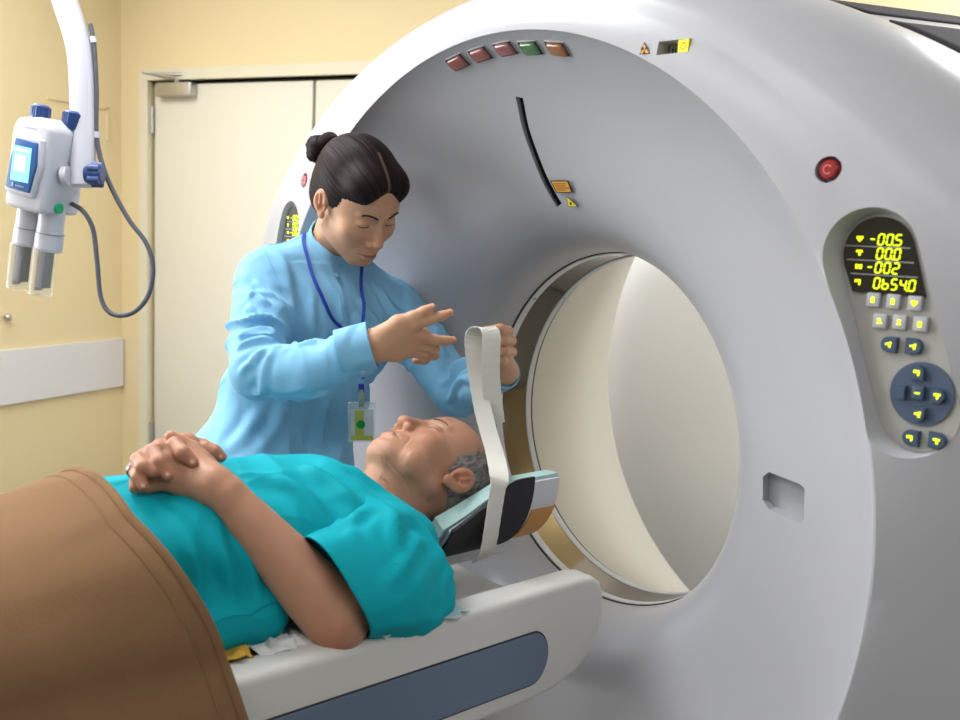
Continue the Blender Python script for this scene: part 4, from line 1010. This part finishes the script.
def sleeve_end(name, c0, c1, r0, r1, th_, mat_, parent, up_=(0, 0, 1), flat=1.0, n=40, slant=0.0, sdir=None):
    """hollow cloth band from c0 to c1"""
    c0 = Vector(c0); c1 = Vector(c1); t = (c1-c0).normalized(); e1 = (Vector(up_)-t*Vector(up_).dot(t)).normalized(); e2 = t.cross(e1); V_ = []; F_ = []
    for c_, r_ in ((c0, r0), (c0.lerp(c1, .5), (r0+r1)/2), (c1-t*th_*.5, r1), (c1, r1-th_*.5), (c1-t*th_*.5, r1-th_), (c0.lerp(c1, .5), (r0+r1)/2-th_), (c0, r0-th_)):
        for k in range(n):
            a = 2*PI*k/n; sh = t*slant*r_*(e1*math.cos(a)+e2*math.sin(a)).dot(Vector(sdir)) if sdir else Vector((0, 0, 0)); V_.append(c_+(e1*math.cos(a)+e2*math.sin(a)*flat)*r_+sh)
    for i in range(7):
        j = (i+1) % 7
        for k in range(n): F_.append((i*n+k, i*n+(k+1) % n, j*n+(k+1) % n, j*n+k))
    mb = MB(); mb.add(V_, F_); return wobj(mb.build(name, mat_), parent)
cdv = Vector(cd); cev = Vector(ce); ndv = Vector(nd)
sleeve_end('cuff', Vector(ca)-cdv*.060, Vector(ca), .0425, .0435, .004, m_tunic, tun)
sleeve_end('cuff', Vector(cb_)-cev*.050, Vector(cb_), .0385, .0365, .004, m_tunic, tun)
sleeve_end('collar', Vector(neck_base)-ndv*.006+Vector((.002, 0, 0)), Vector(neck_base)+ndv*.060+Vector((.002, 0, 0)), .062, .0560, .0035, m_tunic, tun, slant=-.22, sdir=tuple(Vector((1, .1, 0))))
bvh = BVHTree.FromPolygons([tuple(v) for v in V], [tuple(int(i) for i in f) for f in F])
def onto(p_, off=.002):
    q, n_, i, d_ = bvh.find_nearest(Vector(p_)); return q+n_*off, n_
# placket line, buttons, cuff button
pk = [onto(p_, .0008)[0] for p_ in spline([(-0.3600,-0.0630,1.2210), (-0.3500,-0.0680,1.1900), (-0.3400,-0.0770,1.1310), (-0.3400,-0.0790,1.0500), (-0.3400,-0.0850,0.9490), (-0.3400,-0.0910,0.8880)], 8)]
mb = MB(); mb.tube(pk, .0011, n=6); wobj(mb.build('placket_seam', m_tunic), tun); 
m_but = principled('button_blue', (.30, .52, .66), .3)
for p_ in ((-0.3800,-0.0570,1.2430), (-0.1250,-0.1710,1.0940)):
    q, n_ = onto(p_, .001); mb = MB(); mb.tube([q, q+n_*.002], .0052, n=16); mb.tube([q+n_*.002, q+n_*.0026], [.0038, .0034], n=12); wobj(mb.build('button', m_but), tun)
# shoulder seams and sleeve seams
for P in ([(-0.4500,-0.1930,1.2890), (-0.4200,-0.1980,1.2590), (-0.4000,-0.1880,1.2060), (-0.3800,-0.1910,1.1490)], [(-0.4600,-0.1770,1.3010), (-0.4600,-0.1390,1.3110), (-0.4600,-0.1000,1.3220)]):
    mb = MB(); mb.tube([onto(p_, .0004)[0] for p_ in spline(P, 6)], .0009, n=6); wobj(mb.build('sleeve_seam', m_tunic), tun)
m_trous = principled('navy_cotton', (.02, .035, .10), .8); m_shoe = principled('white_leather', (.7, .7, .7), .5)
S = SDF((-.63, -.42, .04), (-.30, .14, .92), .008)
S.chain([(-.48, -.22, .80), (-.47, -.23, .45), (-.48, -.24, .12)], [.105, .082, .070], .03); S.chain([(-.47, -.08, .80), (-.46, -.05, .45), (-.48, -.04, .12)], [.105, .082, .070], .03)
V, F = S.mesh(); wobj(fast_mesh('trousers', V, F, m_trous))
for y in (-.245, -.035):
    S = SDF((-.58, y-.07, -.01), (-.26, y+.07, .13), .005); S.cap((-.49, y, .052), (-.36, y, .042), .048, .041, 0); S.cyl((-.43, y, -.08), (-.43, y, .0), .3, .0, 'sub')
    V, F = S.mesh(); wobj(fast_mesh('shoe', V, F, m_shoe))
# hair
m_hair = principled('black_brown_hair', (.022, .012, .012), .5, spec=.12, attr=True)
S = SDF((-.12, -.20, -.13), (.12, .13, .16), .0018)
S.ell((0, -.018, .034), (.0805, .097, .0885), 0); S.ell((0, -.055, -.02), (.066, .058, .068), .025)
S.ell((-.030, .043, .066), (.036, .040, .034), .02); S.ell((.032, .045, .068), (.038, .041, .034), .02)
S.ell((0, .110, -.040), (.067, .084, .100), .010, 'sub')               # face opening
S.ell((0, .118, .020), (.042, .062, .056), .014, 'sub')
for s in (1, -1): S.ell((s*.090, -.006, -.030), (.030, .030, .030), .010, 'sub')
S.cap((0, -.04, -.13), (0, .02, -.16), .055, .055, .01, 'sub')
S.cap((0, .11, .085), (0, -.01, .14), .0022, .0014, .006, 'sub')        # parting
BN = np.array((.021, -.110, .036))
V, F = S.mesh(); V = smooth(V, F, 1, .5); Nn = vnormals(V, F)
def strands(V, Nn, axis_p, axis_d, freq, amp, seed, side=True):
    axis_d = np.array(axis_d)/np.linalg.norm(axis_d); e1 = np.cross(axis_d, (0, 0, 1)); e1 /= np.linalg.norm(e1); e2 = np.cross(axis_d, e1)
    q = V-axis_p; a = np.arctan2(q@e1, q@e2); r = np.linalg.norm(q, axis=1)
    P = np.stack([np.cos(a)*freq, np.sin(a)*freq, r*9], 1); n1 = vnoise(P, seed); n2 = vnoise(P*2.3, seed+1); g = .6*n1+.4*n2
    return V+Nn*(g*amp)[:, None], g
# strands run from the parting / hairline back to the bun
V, g = strands(V, Nn, BN*.9, (-.1, .75, -.15), 26, .0014, 5)
hc = np.array((.017, .010, .010))[None, :]*(1+1.1*g[:, None]); hc = np.clip(hc, .002, 1)
pw = np.exp(-(V[:, 0]/.0022)**2)*(V[:, 1] > .012)*(V[:, 2] > .06); hc = lerp_col(hc, (.30, .19, .15), np.clip(pw*1.0, 0, .45))
hair = wobj(fast_mesh('hair', xf(V, wp, WR), F, m_hair, None, hc))
S = SDF(BN-.07, BN+.07, .0018); S.ell(BN+np.array((0, -.008, .004)), (.035, .024, .030), 0)
for c, r in (((.018, -.016, .006), .019), ((-.012, -.018, .014), .018), ((.008, -.010, -.012), .018), ((.026, -.004, -.006), .015), ((-.008, -.012, -.008), .016)): S.cap(BN+np.array(c), BN+np.array(c)*.8+np.array((.004, .004, .002)), r*1.08, r*1.08, .004)
V, F = S.mesh(); V = smooth(V, F, 1, .5); Nn = vnormals(V, F); V, g = strands(V, Nn, BN, (1, .4, .3), 12, .0016, 8)
hb = np.clip(np.array((.017, .010, .010))[None, :]*(1+.7*g[:, None]), .003, 1); wobj(fast_mesh('hair_bun', xf(V, wp, WR), F, m_hair, None, hb), hair)
# brows and lash lines (children of the body, real little tufts)
m_brow = principled('brow_dark', (.035, .02, .016), .7)
def face_snap(p_, bv, off=.0006):
    q, n_, i, d_ = bv.find_nearest(Vector(p_)); return q+n_*off
def brows(pos, R, bv, mat_, grey=False, owner=None, body=None):
    for s in (1, -1):
        P = [(s*.012, .088, .0165), (s*.022, .086, .0205), (s*.034, .080, .0215), (s*.0415, .0735, .0190)]
        pts = [face_snap(xf(np.array([p_]), pos, R)[0], bv) for p_ in P]; mb = MB(); mb.tube(spline(pts, 5), ([.0012]+[.0020]*8+[.0017]*6+[.0008]) if not grey else ([.0006]+[.0014]*8+[.0012]*6+[.0005]), n=8); wob = mb.build('eyebrow', mat_, body)
        P = [(s*(.0315+.0150*math.cos(t)), .0835-.0065*abs(math.cos(t))**2, -.0050-.0032*math.sin(t)) for t in np.linspace(.1, PI-.1, 8)]
        pts = [face_snap(xf(np.array([p_]), pos, R)[0], bv, .0002) for p_ in P]; mb = MB(); mb.tube(pts, .00085 if not grey else .0005, n=6); mb.build('eyelashes', mat_, body)
hv = BVHTree.FromPolygons([tuple(v) for v in parts[0][0]], [tuple(int(i) for i in f) for f in parts[0][1]])
brows(wp, WR, hv, m_brow, body=wbody)

# lanyard and badge
m_lan = principled('lanyard_blue', (.004, .03, .30), .6)
def ribbon(pts, wid, th_, name, mat_, parent=None, side=None, snap=None):
    pts = [Vector(p_) for p_ in pts]; mb = MB(); V = []; F = []
    for i, p_ in enumerate(pts):
        t = (pts[min(i+1, len(pts)-1)]-pts[max(i-1, 0)]).normalized(); sd = Vector(side[i] if isinstance(side, list) else side)
        sd = (sd-t*sd.dot(t)).normalized(); n_ = t.cross(sd)
        for a, b in ((-1, -1), (1, -1), (1, 1), (-1, 1)): V.append(p_+sd*wid/2*a+n_*th_/2*b)
    for i in range(len(pts)-1):
        for k in range(4): F.append((i*4+k, i*4+(k+1) % 4, (i+1)*4+(k+1) % 4, (i+1)*4+k))
    F += [(0, 3, 2, 1), tuple(len(V)-4+k for k in range(4))]
    mb.add(V, F); return mb.build(name, mat_, parent)
lan = tag(empty('id_badge', (-0.3000,-0.0470,0.9520)), 'clear badge holder with yellow green card on a blue lanyard worn by the standing person', 'badge')
LP = Matrix.Translation(-lan.location)
CR = Vector((.658, .753, 0))
for P in ([(-0.4600,-0.0980,1.3320), (-0.4300,-0.1160,1.3160), (-0.4000,-0.1160,1.2700), (-0.3700,-0.1120,1.2280), (-0.3450,-0.0960,1.1740), (-0.3300,-0.0670,1.1190), (-0.3100,-0.0450,1.0600), (-0.3000,-0.0480,1.0360)], [(-0.4200,0.0090,1.2710), (-0.3900,0.0110,1.2600), (-0.3600,-0.0060,1.2090), (-0.3350,-0.0220,1.1400), (-0.3100,-0.0410,1.0820), (-0.3000,-0.0470,1.0360)]):
    pts = spline(P, 6); out = []
    for i, p_ in enumerate(pts):
        q, n_ = onto(p_, .0045); t = min(1, max(0, (i/len(pts)-.72)/.2)); out.append(q.lerp(p_, t))
    for _ in range(4): out = [out[0]]+[(out[i-1]+out[i]*2+out[i+1])/4 for i in range(1, len(out)-1)]+[out[-1]]
    o = ribbon(out, .0068, .0014, 'lanyard_strap', m_lan, None, CR); o.parent = lan; o.matrix_parent_inverse = LP.copy()
bc = Vector((-0.2950,-0.0520,0.9520)); BX = Vector((.62, .78, .03)).normalized(); BZ = Vector((.10, -.11, 1)).normalized(); BY = BZ.cross(BX)
BM = Matrix((BX, BY, BZ)).transposed().to_4x4(); BM.translation = bc
def bobj(mb, name, mats, par=None):
    o = mb.build(name, mats); o.parent = par or lan
    if par is None: o.matrix_parent_inverse = LP.copy()
    return o
m_plastic = principled('clear_badge_plastic', (.82, .88, .90), .12, alpha=.28); m_card = principled('card_white', (.62, .70, .76), .5); m_cy = principled('card_yellow', (.50, .55, .12), .5); m_cg = principled('green_dot', (.0, .33, .06), .5)
mb = MB(); mb.box((-.0275, -.002, -.046), (.0275, .0015, .040), bev=.0012, mat=BM); bobj(mb, 'badge_sleeve', m_plastic)
mb = MB(); mb.box((-.021, -.0035, -.040), (.0235, -.0022, .024), 0, mat=BM); mb.box((-.013, -.0042, -.040), (.005, -.0034, .024), 1, mat=BM); mb.box((-.021, -.0041, -.040), (.0235, -.0034, -.030), 1, mat=BM)
mb.prism([(-.001+.0088*math.cos(2*PI*i/24), -.0042, -.006+.0088*math.sin(2*PI*i/24)) for i in range(24)], (0, -.0008, 0), 2, mat=BM); bobj(mb, 'badge_card', [m_card, m_cy, m_cg])
mb = MB(); mb.box((-.006, -.003, .030), (.006, .003, .052), bev=.0015, mat=BM); mb.tube([BM @ Vector((0, 0, .05)), BM @ Vector((0, 0, .066))], .0045, n=12); bobj(mb, 'badge_clip', m_metal)
mb = MB(); mb.box((-.0055, -.002, .060), (.0055, .002, .078), bev=.001, mat=BM); bobj(mb, 'lanyard_end', m_lan)

# ============================== the patient ==============================
mp = (.003, -.101, .920); MR = ((-.976, -.058, -.208), (-.194, -.185, .963), (-.094, .981, .17))
man = tag(empty('person', (0, -.6, .74)), 'elderly person in turquoise gown lying on the table, hands clasped, eyes closed', 'person')
MP = Matrix.Translation((0, .6, -.74))
def mobj(o, parent=None):
    o.parent = parent or man
    if parent is None: o.matrix_parent_inverse = MP.copy()
    return o
nb = np.array((.0, -.262, .862))
V, F = head_sdf('man', to_local(nb, mp, MR), .052)
col = head_color(V, 'man'); Vh = xf(V, mp, MR)
def LW_(x, y, z): return tuple(xf(np.array([[x, y, z]]), mp, MR)[0])
Vh = creases(Vh, vnormals(Vh, F), [((0.0300,-0.2800,0.9660), (0.0700,-0.2480,0.9090), .0022, -.0035), ((0.0300,-0.2620,0.9730), (0.0700,-0.2210,0.9100), .0020, -.0028), ((0.0300,-0.2330,0.9770), (0.0600,-0.1900,0.9110), .0025, -.0025),
    (LW_(-.030, .085, .048), LW_(.030, .085, .048), .0014, -.0016), (LW_(-.034, .083, .060), LW_(.034, .083, .060), .0014, -.0016), (LW_(-.050, .066, .003), LW_(-.062, .052, .010), .0012, -.0014), (LW_(-.050, .066, -.002), LW_(-.063, .052, -.003), .0012, -.0014), (LW_(-.050, .064, -.007), LW_(-.061, .050, -.014), .0012, -.0014),
    (LW_(-.034, .080, -.058), LW_(-.038, .066, -.082), .0022, -.0013), (LW_(-.048, .050, -.060), LW_(-.044, .048, -.090), .0030, -.0009)])
mparts = [(Vh, F, col)]
mhv = BVHTree.FromPolygons([tuple(v) for v in Vh], [tuple(int(i) for i in f) for f in F])
EL = (0.2050,-0.4230,0.8030); WL = (0.1000,-0.5360,0.9680)
arm = [([(.155, -.29, .84), (.190, -.35, .825), EL], [.044, .044, .0415], .0), ([EL]+[tuple(np.array(EL)+(np.array(WL)-np.array(EL))*q) for q in (.22, .5, .78)]+[WL], [.0450, .0445, .0385, .0315, .0250], .0), ([EL, (0.2120,-0.4190,0.7890)], [.036, .033], .012)]

# clasped hands
B = SKIN_M
lhand = arm+[([WL, (0.0850,-0.5480,0.9790), (0.0650,-0.5500,0.9840)], [.0250, .0245, .023], .010),
     ([(0.0850,-0.5480,0.9790), (0.0400,-0.5530,1.0000), (0.0350,-0.5820,1.0180)], [.021, .0175, .0120], .012), ([(0.0850,-0.5480,0.9790), (0.0480,-0.5640,0.9940), (0.0420,-0.6000,1.0110)], [.022, .0180, .0120], .012),
     ([(0.0850,-0.5480,0.9770), (0.0520,-0.5690,0.9840), (0.0480,-0.6110,0.9980)], [.022, .0175, .0115], .012), ([(0.0850,-0.5460,0.9720), (0.0600,-0.5770,0.9780), (0.0520,-0.6110,0.9840)], [.020, .0155, .0105], .012),
     ([(0.0350,-0.5820,1.0180), (0.0300,-0.6020,1.0240), (0.0260,-0.6170,1.0150)], [.0115, .0100, .0085], .005), ([(0.0420,-0.6000,1.0110), (0.0360,-0.6190,1.0120), (0.0320,-0.6300,1.0010)], [.0115, .0100, .0085], .005),
     ([(0.0480,-0.6110,0.9980), (0.0440,-0.6280,0.9960), (0.0400,-0.6370,0.9860)], [.0110, .0095, .0080], .005), ([(0.0520,-0.6080,0.9820), (0.0500,-0.6240,0.9800), (0.0470,-0.6410,0.9790)], [.0100, .0090, .0072], .005),
     ([(0.0450,-0.5370,0.9920), (0.0280,-0.5530,1.0160), (0.0200,-0.5670,1.0260), (0.0160,-0.5780,1.0360)], [.0165, .0125, .0105, .0085], .008)]
RWm = (-.045, -.515, .985)
rhand = [([(-.10, -.48, .955), RWm, (-0.0300,-0.5140,0.9950)], [.028, .0245, .022], .01), ([RWm, (-0.0100,-0.5450,1.0120), (-0.0030,-0.5710,1.0180)], [.022, .018, .012], .012), ([RWm, (-0.0120,-0.5530,1.0050), (-0.0060,-0.5840,1.0100)], [.022, .018, .012], .012),
     ([(0.0000,-0.5690,1.0210), (0.0360,-0.5810,1.0280), (0.0620,-0.5810,1.0220), (0.0700,-0.5710,1.0110)], [.0118, .0108, .0102, .0085], .004),
     ([(0.0000,-0.5870,1.0190), (0.0400,-0.6130,1.0230), (0.0660,-0.6150,1.0150), (0.0750,-0.6070,0.9980)], [.0118, .0108, .0100, .0085], .004),
     ([(0.0000,-0.6010,1.0130), (0.0380,-0.6320,1.0140), (0.0620,-0.6350,1.0100), (0.0700,-0.6250,1.0040)], [.0112, .0102, .0095, .0080], .004),
     ([(0.0020,-0.6130,1.0070), (0.0380,-0.6380,1.0010), (0.0600,-0.6400,0.9970), (0.0700,-0.6380,0.9870)], [.0104, .0092, .0085, .0072], .004),
     ([(-0.0180,-0.5260,1.0040), (0.0040,-0.5210,1.0090), (0.0140,-0.5130,1.0060), (0.0200,-0.5050,0.9990)], [.0135, .0112, .0098, .0080], .006)]
V, F, c = hand_piece(lhand, base=B, h=.0017); V = smooth(V, F, 2, .5); fa = np.clip((V[:, 0]-.085)/.03, 0, 1)[:, None]; Vs_ = smooth(V, F, 14, .6); V = V*(1-fa)+Vs_*fa
c = lerp_col(c, SKIN_M*np.array((1.0, .72, .68)), gauss(V, np.array(EL)+np.array((.02, -.02, -.02)), (.03, .03, .03))*.7); mparts.append((V, F, np.clip(c, 0, 1)))

mparts.append(hand_piece(rhand, base=B*np.array((.93, .9, .9)), h=.0014, nails=[((0.0780,-0.5750,1.0130), .0046), ((0.0830,-0.6110,1.0020), .0046), ((0.0770,-0.6410,0.9890), .0040), ((0.0280,-0.5090,1.0020), .0040)]))
mparts.append(limb([([nb, (0, -.35, .85), (0, -.55, .85), (0, -.78, .83)], [.05, .07, .07, .07], .03), ([(.13, -.28, .84), (0, -.28, .85), (-.13, -.28, .84)], [.03, .04, .03], .02),
      ([(-.16, -.255, .855), (-.23, -.42, .83), (-.10, -.48, .955)], [.048, .04, .027], .02)], .007, SKIN_M))
mparts.append(limb([([(.09, -.75, .83), (.10, -1.2, .82), (.09, -1.6, .79)], [.085, .06, .04], .03), ([(-.09, -.75, .83), (-.10, -1.2, .82), (-.09, -1.6, .79)], [.085, .06, .04], .03),
      ([(.09, -1.62, .785), (.10, -1.68, .90)], [.035, .028], .02), ([(-.09, -1.62, .785), (-.10, -1.68, .90)], [.035, .028], .02)], .008, SKIN_M))
V, F, col = merge(mparts); mbody = mobj(fast_mesh('body', V, F, m_skin, None, col))
m_gbrow = principled('brow_grey', (.10, .075, .06), .8); brows(mp, MR, mhv, m_gbrow, True, body=mbody)
m_ringm = principled('finger_ring', (.08, .08, .085), .3, .9); mb = MB(); ra_, rb_ = Vector((0.0380,-0.6380,1.0010)), Vector((0.0600,-0.6400,0.9970)); c0 = ra_.lerp(rb_, .12); dr_ = (rb_-ra_).normalized()*.0028; mb.tube([c0-dr_, c0+dr_], .0104, n=24); r_ = mobj(mb.build('finger_ring', m_ringm)); r_['label'] = 'dark metal finger ring'
# grey hair round the sides and back
m_ghair = principled('grey_hair', (.3, .3, .3), .75, attr=True)
S = SDF((-.10, -.13, -.10), (.10, .10, .13), .0018)
S.ell((0, -.017, .026), (.0775, .0965, .086), 0)
S.ell((0, .110, .01), (.12, .095, .14), .006, 'sub'); S.ell((0, .035, .125), (.060, .085, .055), .008, 'sub'); S.ell((0, .02, -.09), (.12, .09, .070), .008, 'sub')
for s in (1, -1): S.ell((s*.085, -.006, -.02), (.024, .024, .034), .004, 'sub')
V, F = S.mesh(); Nn = vnormals(V, F); n1 = vnoise(V*np.array([340, 340, 120]), 3); n2 = vnoise(V*90, 5); V = V+Nn*(n1*.0012+n2*.0008)[:, None]
hc = np.array((.20, .18, .17))[None, :]*(1+.55*n1[:, None]+.35*n2[:, None]); mobj(fast_mesh('hair', xf(V, mp, MR), F, m_ghair, None, np.clip(hc, .01, 1)))

# gown top
m_gown = principled('turquoise_cotton', (.0, .335, .40), .75, wrinkle=(4.5, .5, .012, (1.2, .8, 1.2)), bump=('noise', 650, .15, .0006), spec=.2, vary=(8, .03))
S = SDF((-.33, -.86, .70), (.33, -.12, 1.05), .0032)
S.ell((0, -.335, .862), (.170, .12, .098), 0); S.ell((0, -.41, .866), (.156, .15, .114), .04); S.ell((0, -.52, .866), (.150, .16, .114), .04)
S.ell((0, -.65, .864), (.155, .15, .114), .04)
S.cap((-.135, -.266, .855), (.135, -.266, .855), .060, .060, .04)
S.cap((-.15, -.55, .79), (-.15, -.74, .79), .04, .04, .05); S.cap((.142, -.50, .80), (.150, -.74, .795), .032, .034, .05)
# right sleeve (far side)
S.cap((-.165, -.255, .855), (-.215, -.37, .84), .060, .060, .02)
# left sleeve, wide and open
s0 = np.array((.165, -.225, .853)); s1 = np.array((.203, -.400, .822)); sd = (s1-s0)/np.linalg.norm(s1-s0)
S.cyl(nb+np.array((0, -.010, .004)), nb+np.array((0, .14, .06)), .058, .004, 'sub')      # neck opening
V, F = S.mesh(); V = smooth(V, F, 2, .5); Nn = vnormals(V, F)
V = folds(V, Nn, [((.3, .9, .3), .10, .0075, (.08, -.34, .96), .16, 21), ((.8, -.3, .3), .07, .006, (.12, -.5, .93), .13, 22), ((.2, .7, .7), .055, .0075, (.20, -.30, .87), .12, 23), ((.5, .8, 0), .09, .005, (.05, -.65, .97), .2, 24), ((.1, .4, .9), .04, .004, (.2, -.6, .84), .16, 25)])
V = creases(V, vnormals(V, F), [((0.0500,-0.4560,0.9800), (0.1300,-0.3880,0.8780), .012, .010), ((0.0400,-0.3870,0.9690), (0.1200,-0.3450,0.9050), .013, .012), ((0.0400,-0.3250,0.9480), (0.1000,-0.2590,0.9340), .011, .010), ((0.0900,-0.5610,0.9470), (0.1700,-0.5490,0.8440), .012, .008), ((0.0700,-0.6150,0.9510), (0.1700,-0.5910,0.8540), .013, .008), ((0.1000,-0.5270,0.9300), (0.1700,-0.5170,0.8370), .010, .009), ((0.0600,-0.5760,0.9630), (0.0000,-0.6420,0.9620), .012, .006), ((0.0400,-0.4910,0.9680), (0.0900,-0.4320,0.9420), .012, .008)])
V[:, 2] = np.maximum(V[:, 2], .757)
gown = mobj(fast_mesh('gown_top', V, F, m_gown))
# left sleeve: wide open tube from the shoulder seam to a slanted hem
T_, B_ = Vector((0.1500,-0.4500,0.9050)), Vector((0.2220,-0.3890,0.7660)); N_, I_ = Vector((0.2620,-0.4350,0.8770)), Vector((.120, -.385, .80))
rings = [(Vector((.118, -.300, .852)), Vector((-.015, -.045, .092)), Vector((.045, .062, .0))),
         (Vector((.138, -.300, .847)), Vector((-.020, -.045, .090)), Vector((.062, .075, -.004))),
         (Vector((.162, -.318, .842)), Vector((-.024, -.042, .086)), Vector((.070, .066, -.004))),
         (Vector((.182, -.355, .836)), Vector((-.028, -.040, .082)), Vector((.072, .030, .0))), ((T_+B_)/2, (T_-B_)/2, (N_-I_)/2)]
def rl(t):
    k = min(int(t*(len(rings)-1)), len(rings)-2); f_ = t*(len(rings)-1)-k; f_ = f_
    return [rings[k][q].lerp(rings[k+1][q], f_) for q in range(3)]
V2 = []; F2 = []; nk, nt = 96, 44
for j in range(nt+1):
    c_, u_, v_ = rl(j/nt)
    for i in range(nk):
        a = 2*PI*i/nk; ca_, sa_ = math.cos(a), math.sin(a); e_ = 2.5; k_ = (abs(ca_)**e_+abs(sa_)**e_)**(-1/e_); V2.append(c_+u_*ca_*k_+v_*sa_*k_)
for j in range(nt):
    for i in range(nk): F2.append((j*nk+i, j*nk+(i+1) % nk, (j+1)*nk+(i+1) % nk, (j+1)*nk+i))
V2 = np.array(V2); F2 = np.array(F2); V2 = smooth(V2, F2, 3, .4); N2 = vnormals(V2, F2); c_ = V2.mean(0)
if ((V2-c_)*N2).sum() < 0: N2 = -N2; F2 = F2[:, ::-1]
V2 = folds(V2, N2, [((.6, .2, .75), .05, .0050, (.20, -.32, .88), .14, 41), ((.2, .9, .2), .06, .0050, (.22, -.30, .82), .10, 42), ((.3, .5, -.8), .035, .0035, (.17, -.27, .90), .08, 43)])
V2 = creases(V2, vnormals(V2, F2), [((0.1500,-0.3310,0.9530), (0.1700,-0.4130,0.8900), .010, .009), ((0.1600,-0.2970,0.9510), (0.2200,-0.3420,0.8730), .011, .010), ((0.1700,-0.2580,0.9270), (0.2200,-0.2530,0.8180), .012, .010), ((0.2000,-0.2160,0.8430), (0.2300,-0.3690,0.7770), .009, .008), ((0.2000,-0.2600,0.8970), (0.2400,-0.3840,0.8420), .010, .008), ((0.1500,-0.3520,0.9370), (0.2000,-0.4080,0.8800), .009, .007)])
sl_o = mobj(fast_mesh('sleeve', V2, F2, m_gown), gown); md = sl_o.modifiers.new('thick', 'SOLIDIFY'); md.thickness = .0022; md.offset = -1
gb = BVHTree.FromPolygons([tuple(v) for v in V], [tuple(int(i) for i in f) for f in F])
def gsnap(P, off): 
    out = []
    for p_ in P:
        q, n_, i, d_ = gb.find_nearest(Vector(p_)); out.append(q+n_*off)
    return out
mb = MB(); mb.tube(gsnap(spline([(0.2050,-0.6200,0.8400), (0.2000,-0.5780,0.8410), (0.2000,-0.5330,0.8440), (0.1800,-0.4810,0.8380)], 6), .0003), .0012, n=6); mobj(mb.build('gown_seam', m_gown), gown)

# brown blanket over the legs
m_blk_ = principled('brown_wool', (.215, .120, .060), .9, wrinkle=(3.0, .35, .012, (1, 1, 1)), spec=.15, bump=('noise', 240, .5, .0016), vary=(14, .10))
V = []; F = []; NU, NV = 90, 110
def blanket(u, v):
    """u 0..1 across (far side -> over -> near side), v 0..1 from hem to foot"""
    a = u*2-1; y = -.675-v*1.45
    body = 1-.10*v*2.2
    hz = (.980 if v < .3 else .980-.10*min(1, (v-.3)/.3))-.03*min(1, v/.1)
    wx = .225
    # arc: centre part is a half ellipse to +-wx, then hangs
    s_ = a*1.5
    if abs(s_) <= 1:
        ang = s_*PI/2; x = wx*math.sin(ang); z = .80+(hz-.80)*math.cos(ang)**.8
    else:
        k_ = (abs(s_)-1)/.5; sg = 1 if s_ > 0 else -1; x = sg*(wx+.040*min(1, k_*2.2)**.8+.022*k_); z = .80-.30*k_
    y += .0 + (.115*max(0, abs(s_)-.35)**1.1)*(1-v)*(1 if s_ > 0 else .6)
    return x, y, z
for j in range(NV+1):
    for i in range(NU+1): V.append(blanket(i/NU, j/NV))
V = np.array(V)
for j in range(NV):
    for i in range(NU): q = j*(NU+1)+i; F.append((q, q+1, q+NU+2, q+NU+1))
F = np.array(F)[:, ::-1]; Nn = vnormals(V, F); 
if Nn[NU//2][2] < 0: Nn = -Nn
amp = vnoise(V*np.array([4, 3, 4]), 31)*.008+vnoise(V*np.array([9, 5, 9]), 32)*.004
V = V+Nn*amp[:, None]
bl = fast_mesh('blanket', V, F, m_blk_); md = bl.modifiers.new('thick', 'SOLIDIFY'); md.thickness = .007; md.offset = 1
bl.name = 'blanket'; tag(bl, 'brown wool blanket draped over the lying man\'s legs and the table edge', 'blanket')
hemv = []
for i in range(NU+1):
    a_, b_ = V[i], V[(NU+1)*1+i]; hemv.append(Vector(V[i])+Vector(Nn[i])*.004)
mb = MB(); mb.tube(hemv, .0068, n=10); hm = mb.build('blanket_hem', m_blk_, bl)
st_ = []
for i in range(NU+1): st_.append(Vector(V[2*(NU+1)+i])+Vector(Nn[2*(NU+1)+i])*.0068)
mb = MB(); mb.tube(st_, .0016, n=6); mb.build('hem_stitching', m_blk_, bl)

# paper head strap held in the left hand
m_strap = principled('strap_paper', (.74, .72, .66), .8, bump=('noise', 500, .3, .0008))
near = [(0.0850,-0.0560,0.7770), (0.1180,-0.0690,0.8100), (0.1380,-0.0790,0.8660), (0.1410,-0.0760,0.9090), (0.1360,-0.0680,0.9350), (0.0850,-0.0330,0.9600), (0.0400,-0.0120,0.9930), (0.0050,0.0020,1.0300), (-0.0200,0.0090,1.0810), (-0.0320,0.0090,1.1250), (-0.0360,0.0110,1.1480),
        (-0.0300,0.0120,1.1600), (-0.0180,0.0140,1.1660), (-0.0040,0.0160,1.1660), (0.0060,0.0160,1.1540), (0.0080,0.0150,1.1260), (0.0080,0.0170,1.0840), (0.0080,0.0250,1.0380), (0.0100,0.0340,0.9930)]
P = spline(near, 7); sides = []
for i, p_ in enumerate(P):
    t = i/(len(P)-1); a = .42*min(1, max(0, (t-.15)/.35)); sides.append(Vector((math.sin(a), math.cos(a), 0)))
pts = [Vector(p_) for p_ in P]
for i in range(len(pts)): pts[i] = pts[i]+Vector((.0005*math.sin(i*2.1), .0, 0))
o = ribbon(pts, .034, .0012, 'head_strap', m_strap, None, sides); tag(o, 'cream paper head strap rising from the head rest over the standing person\'s left hand', 'strap')
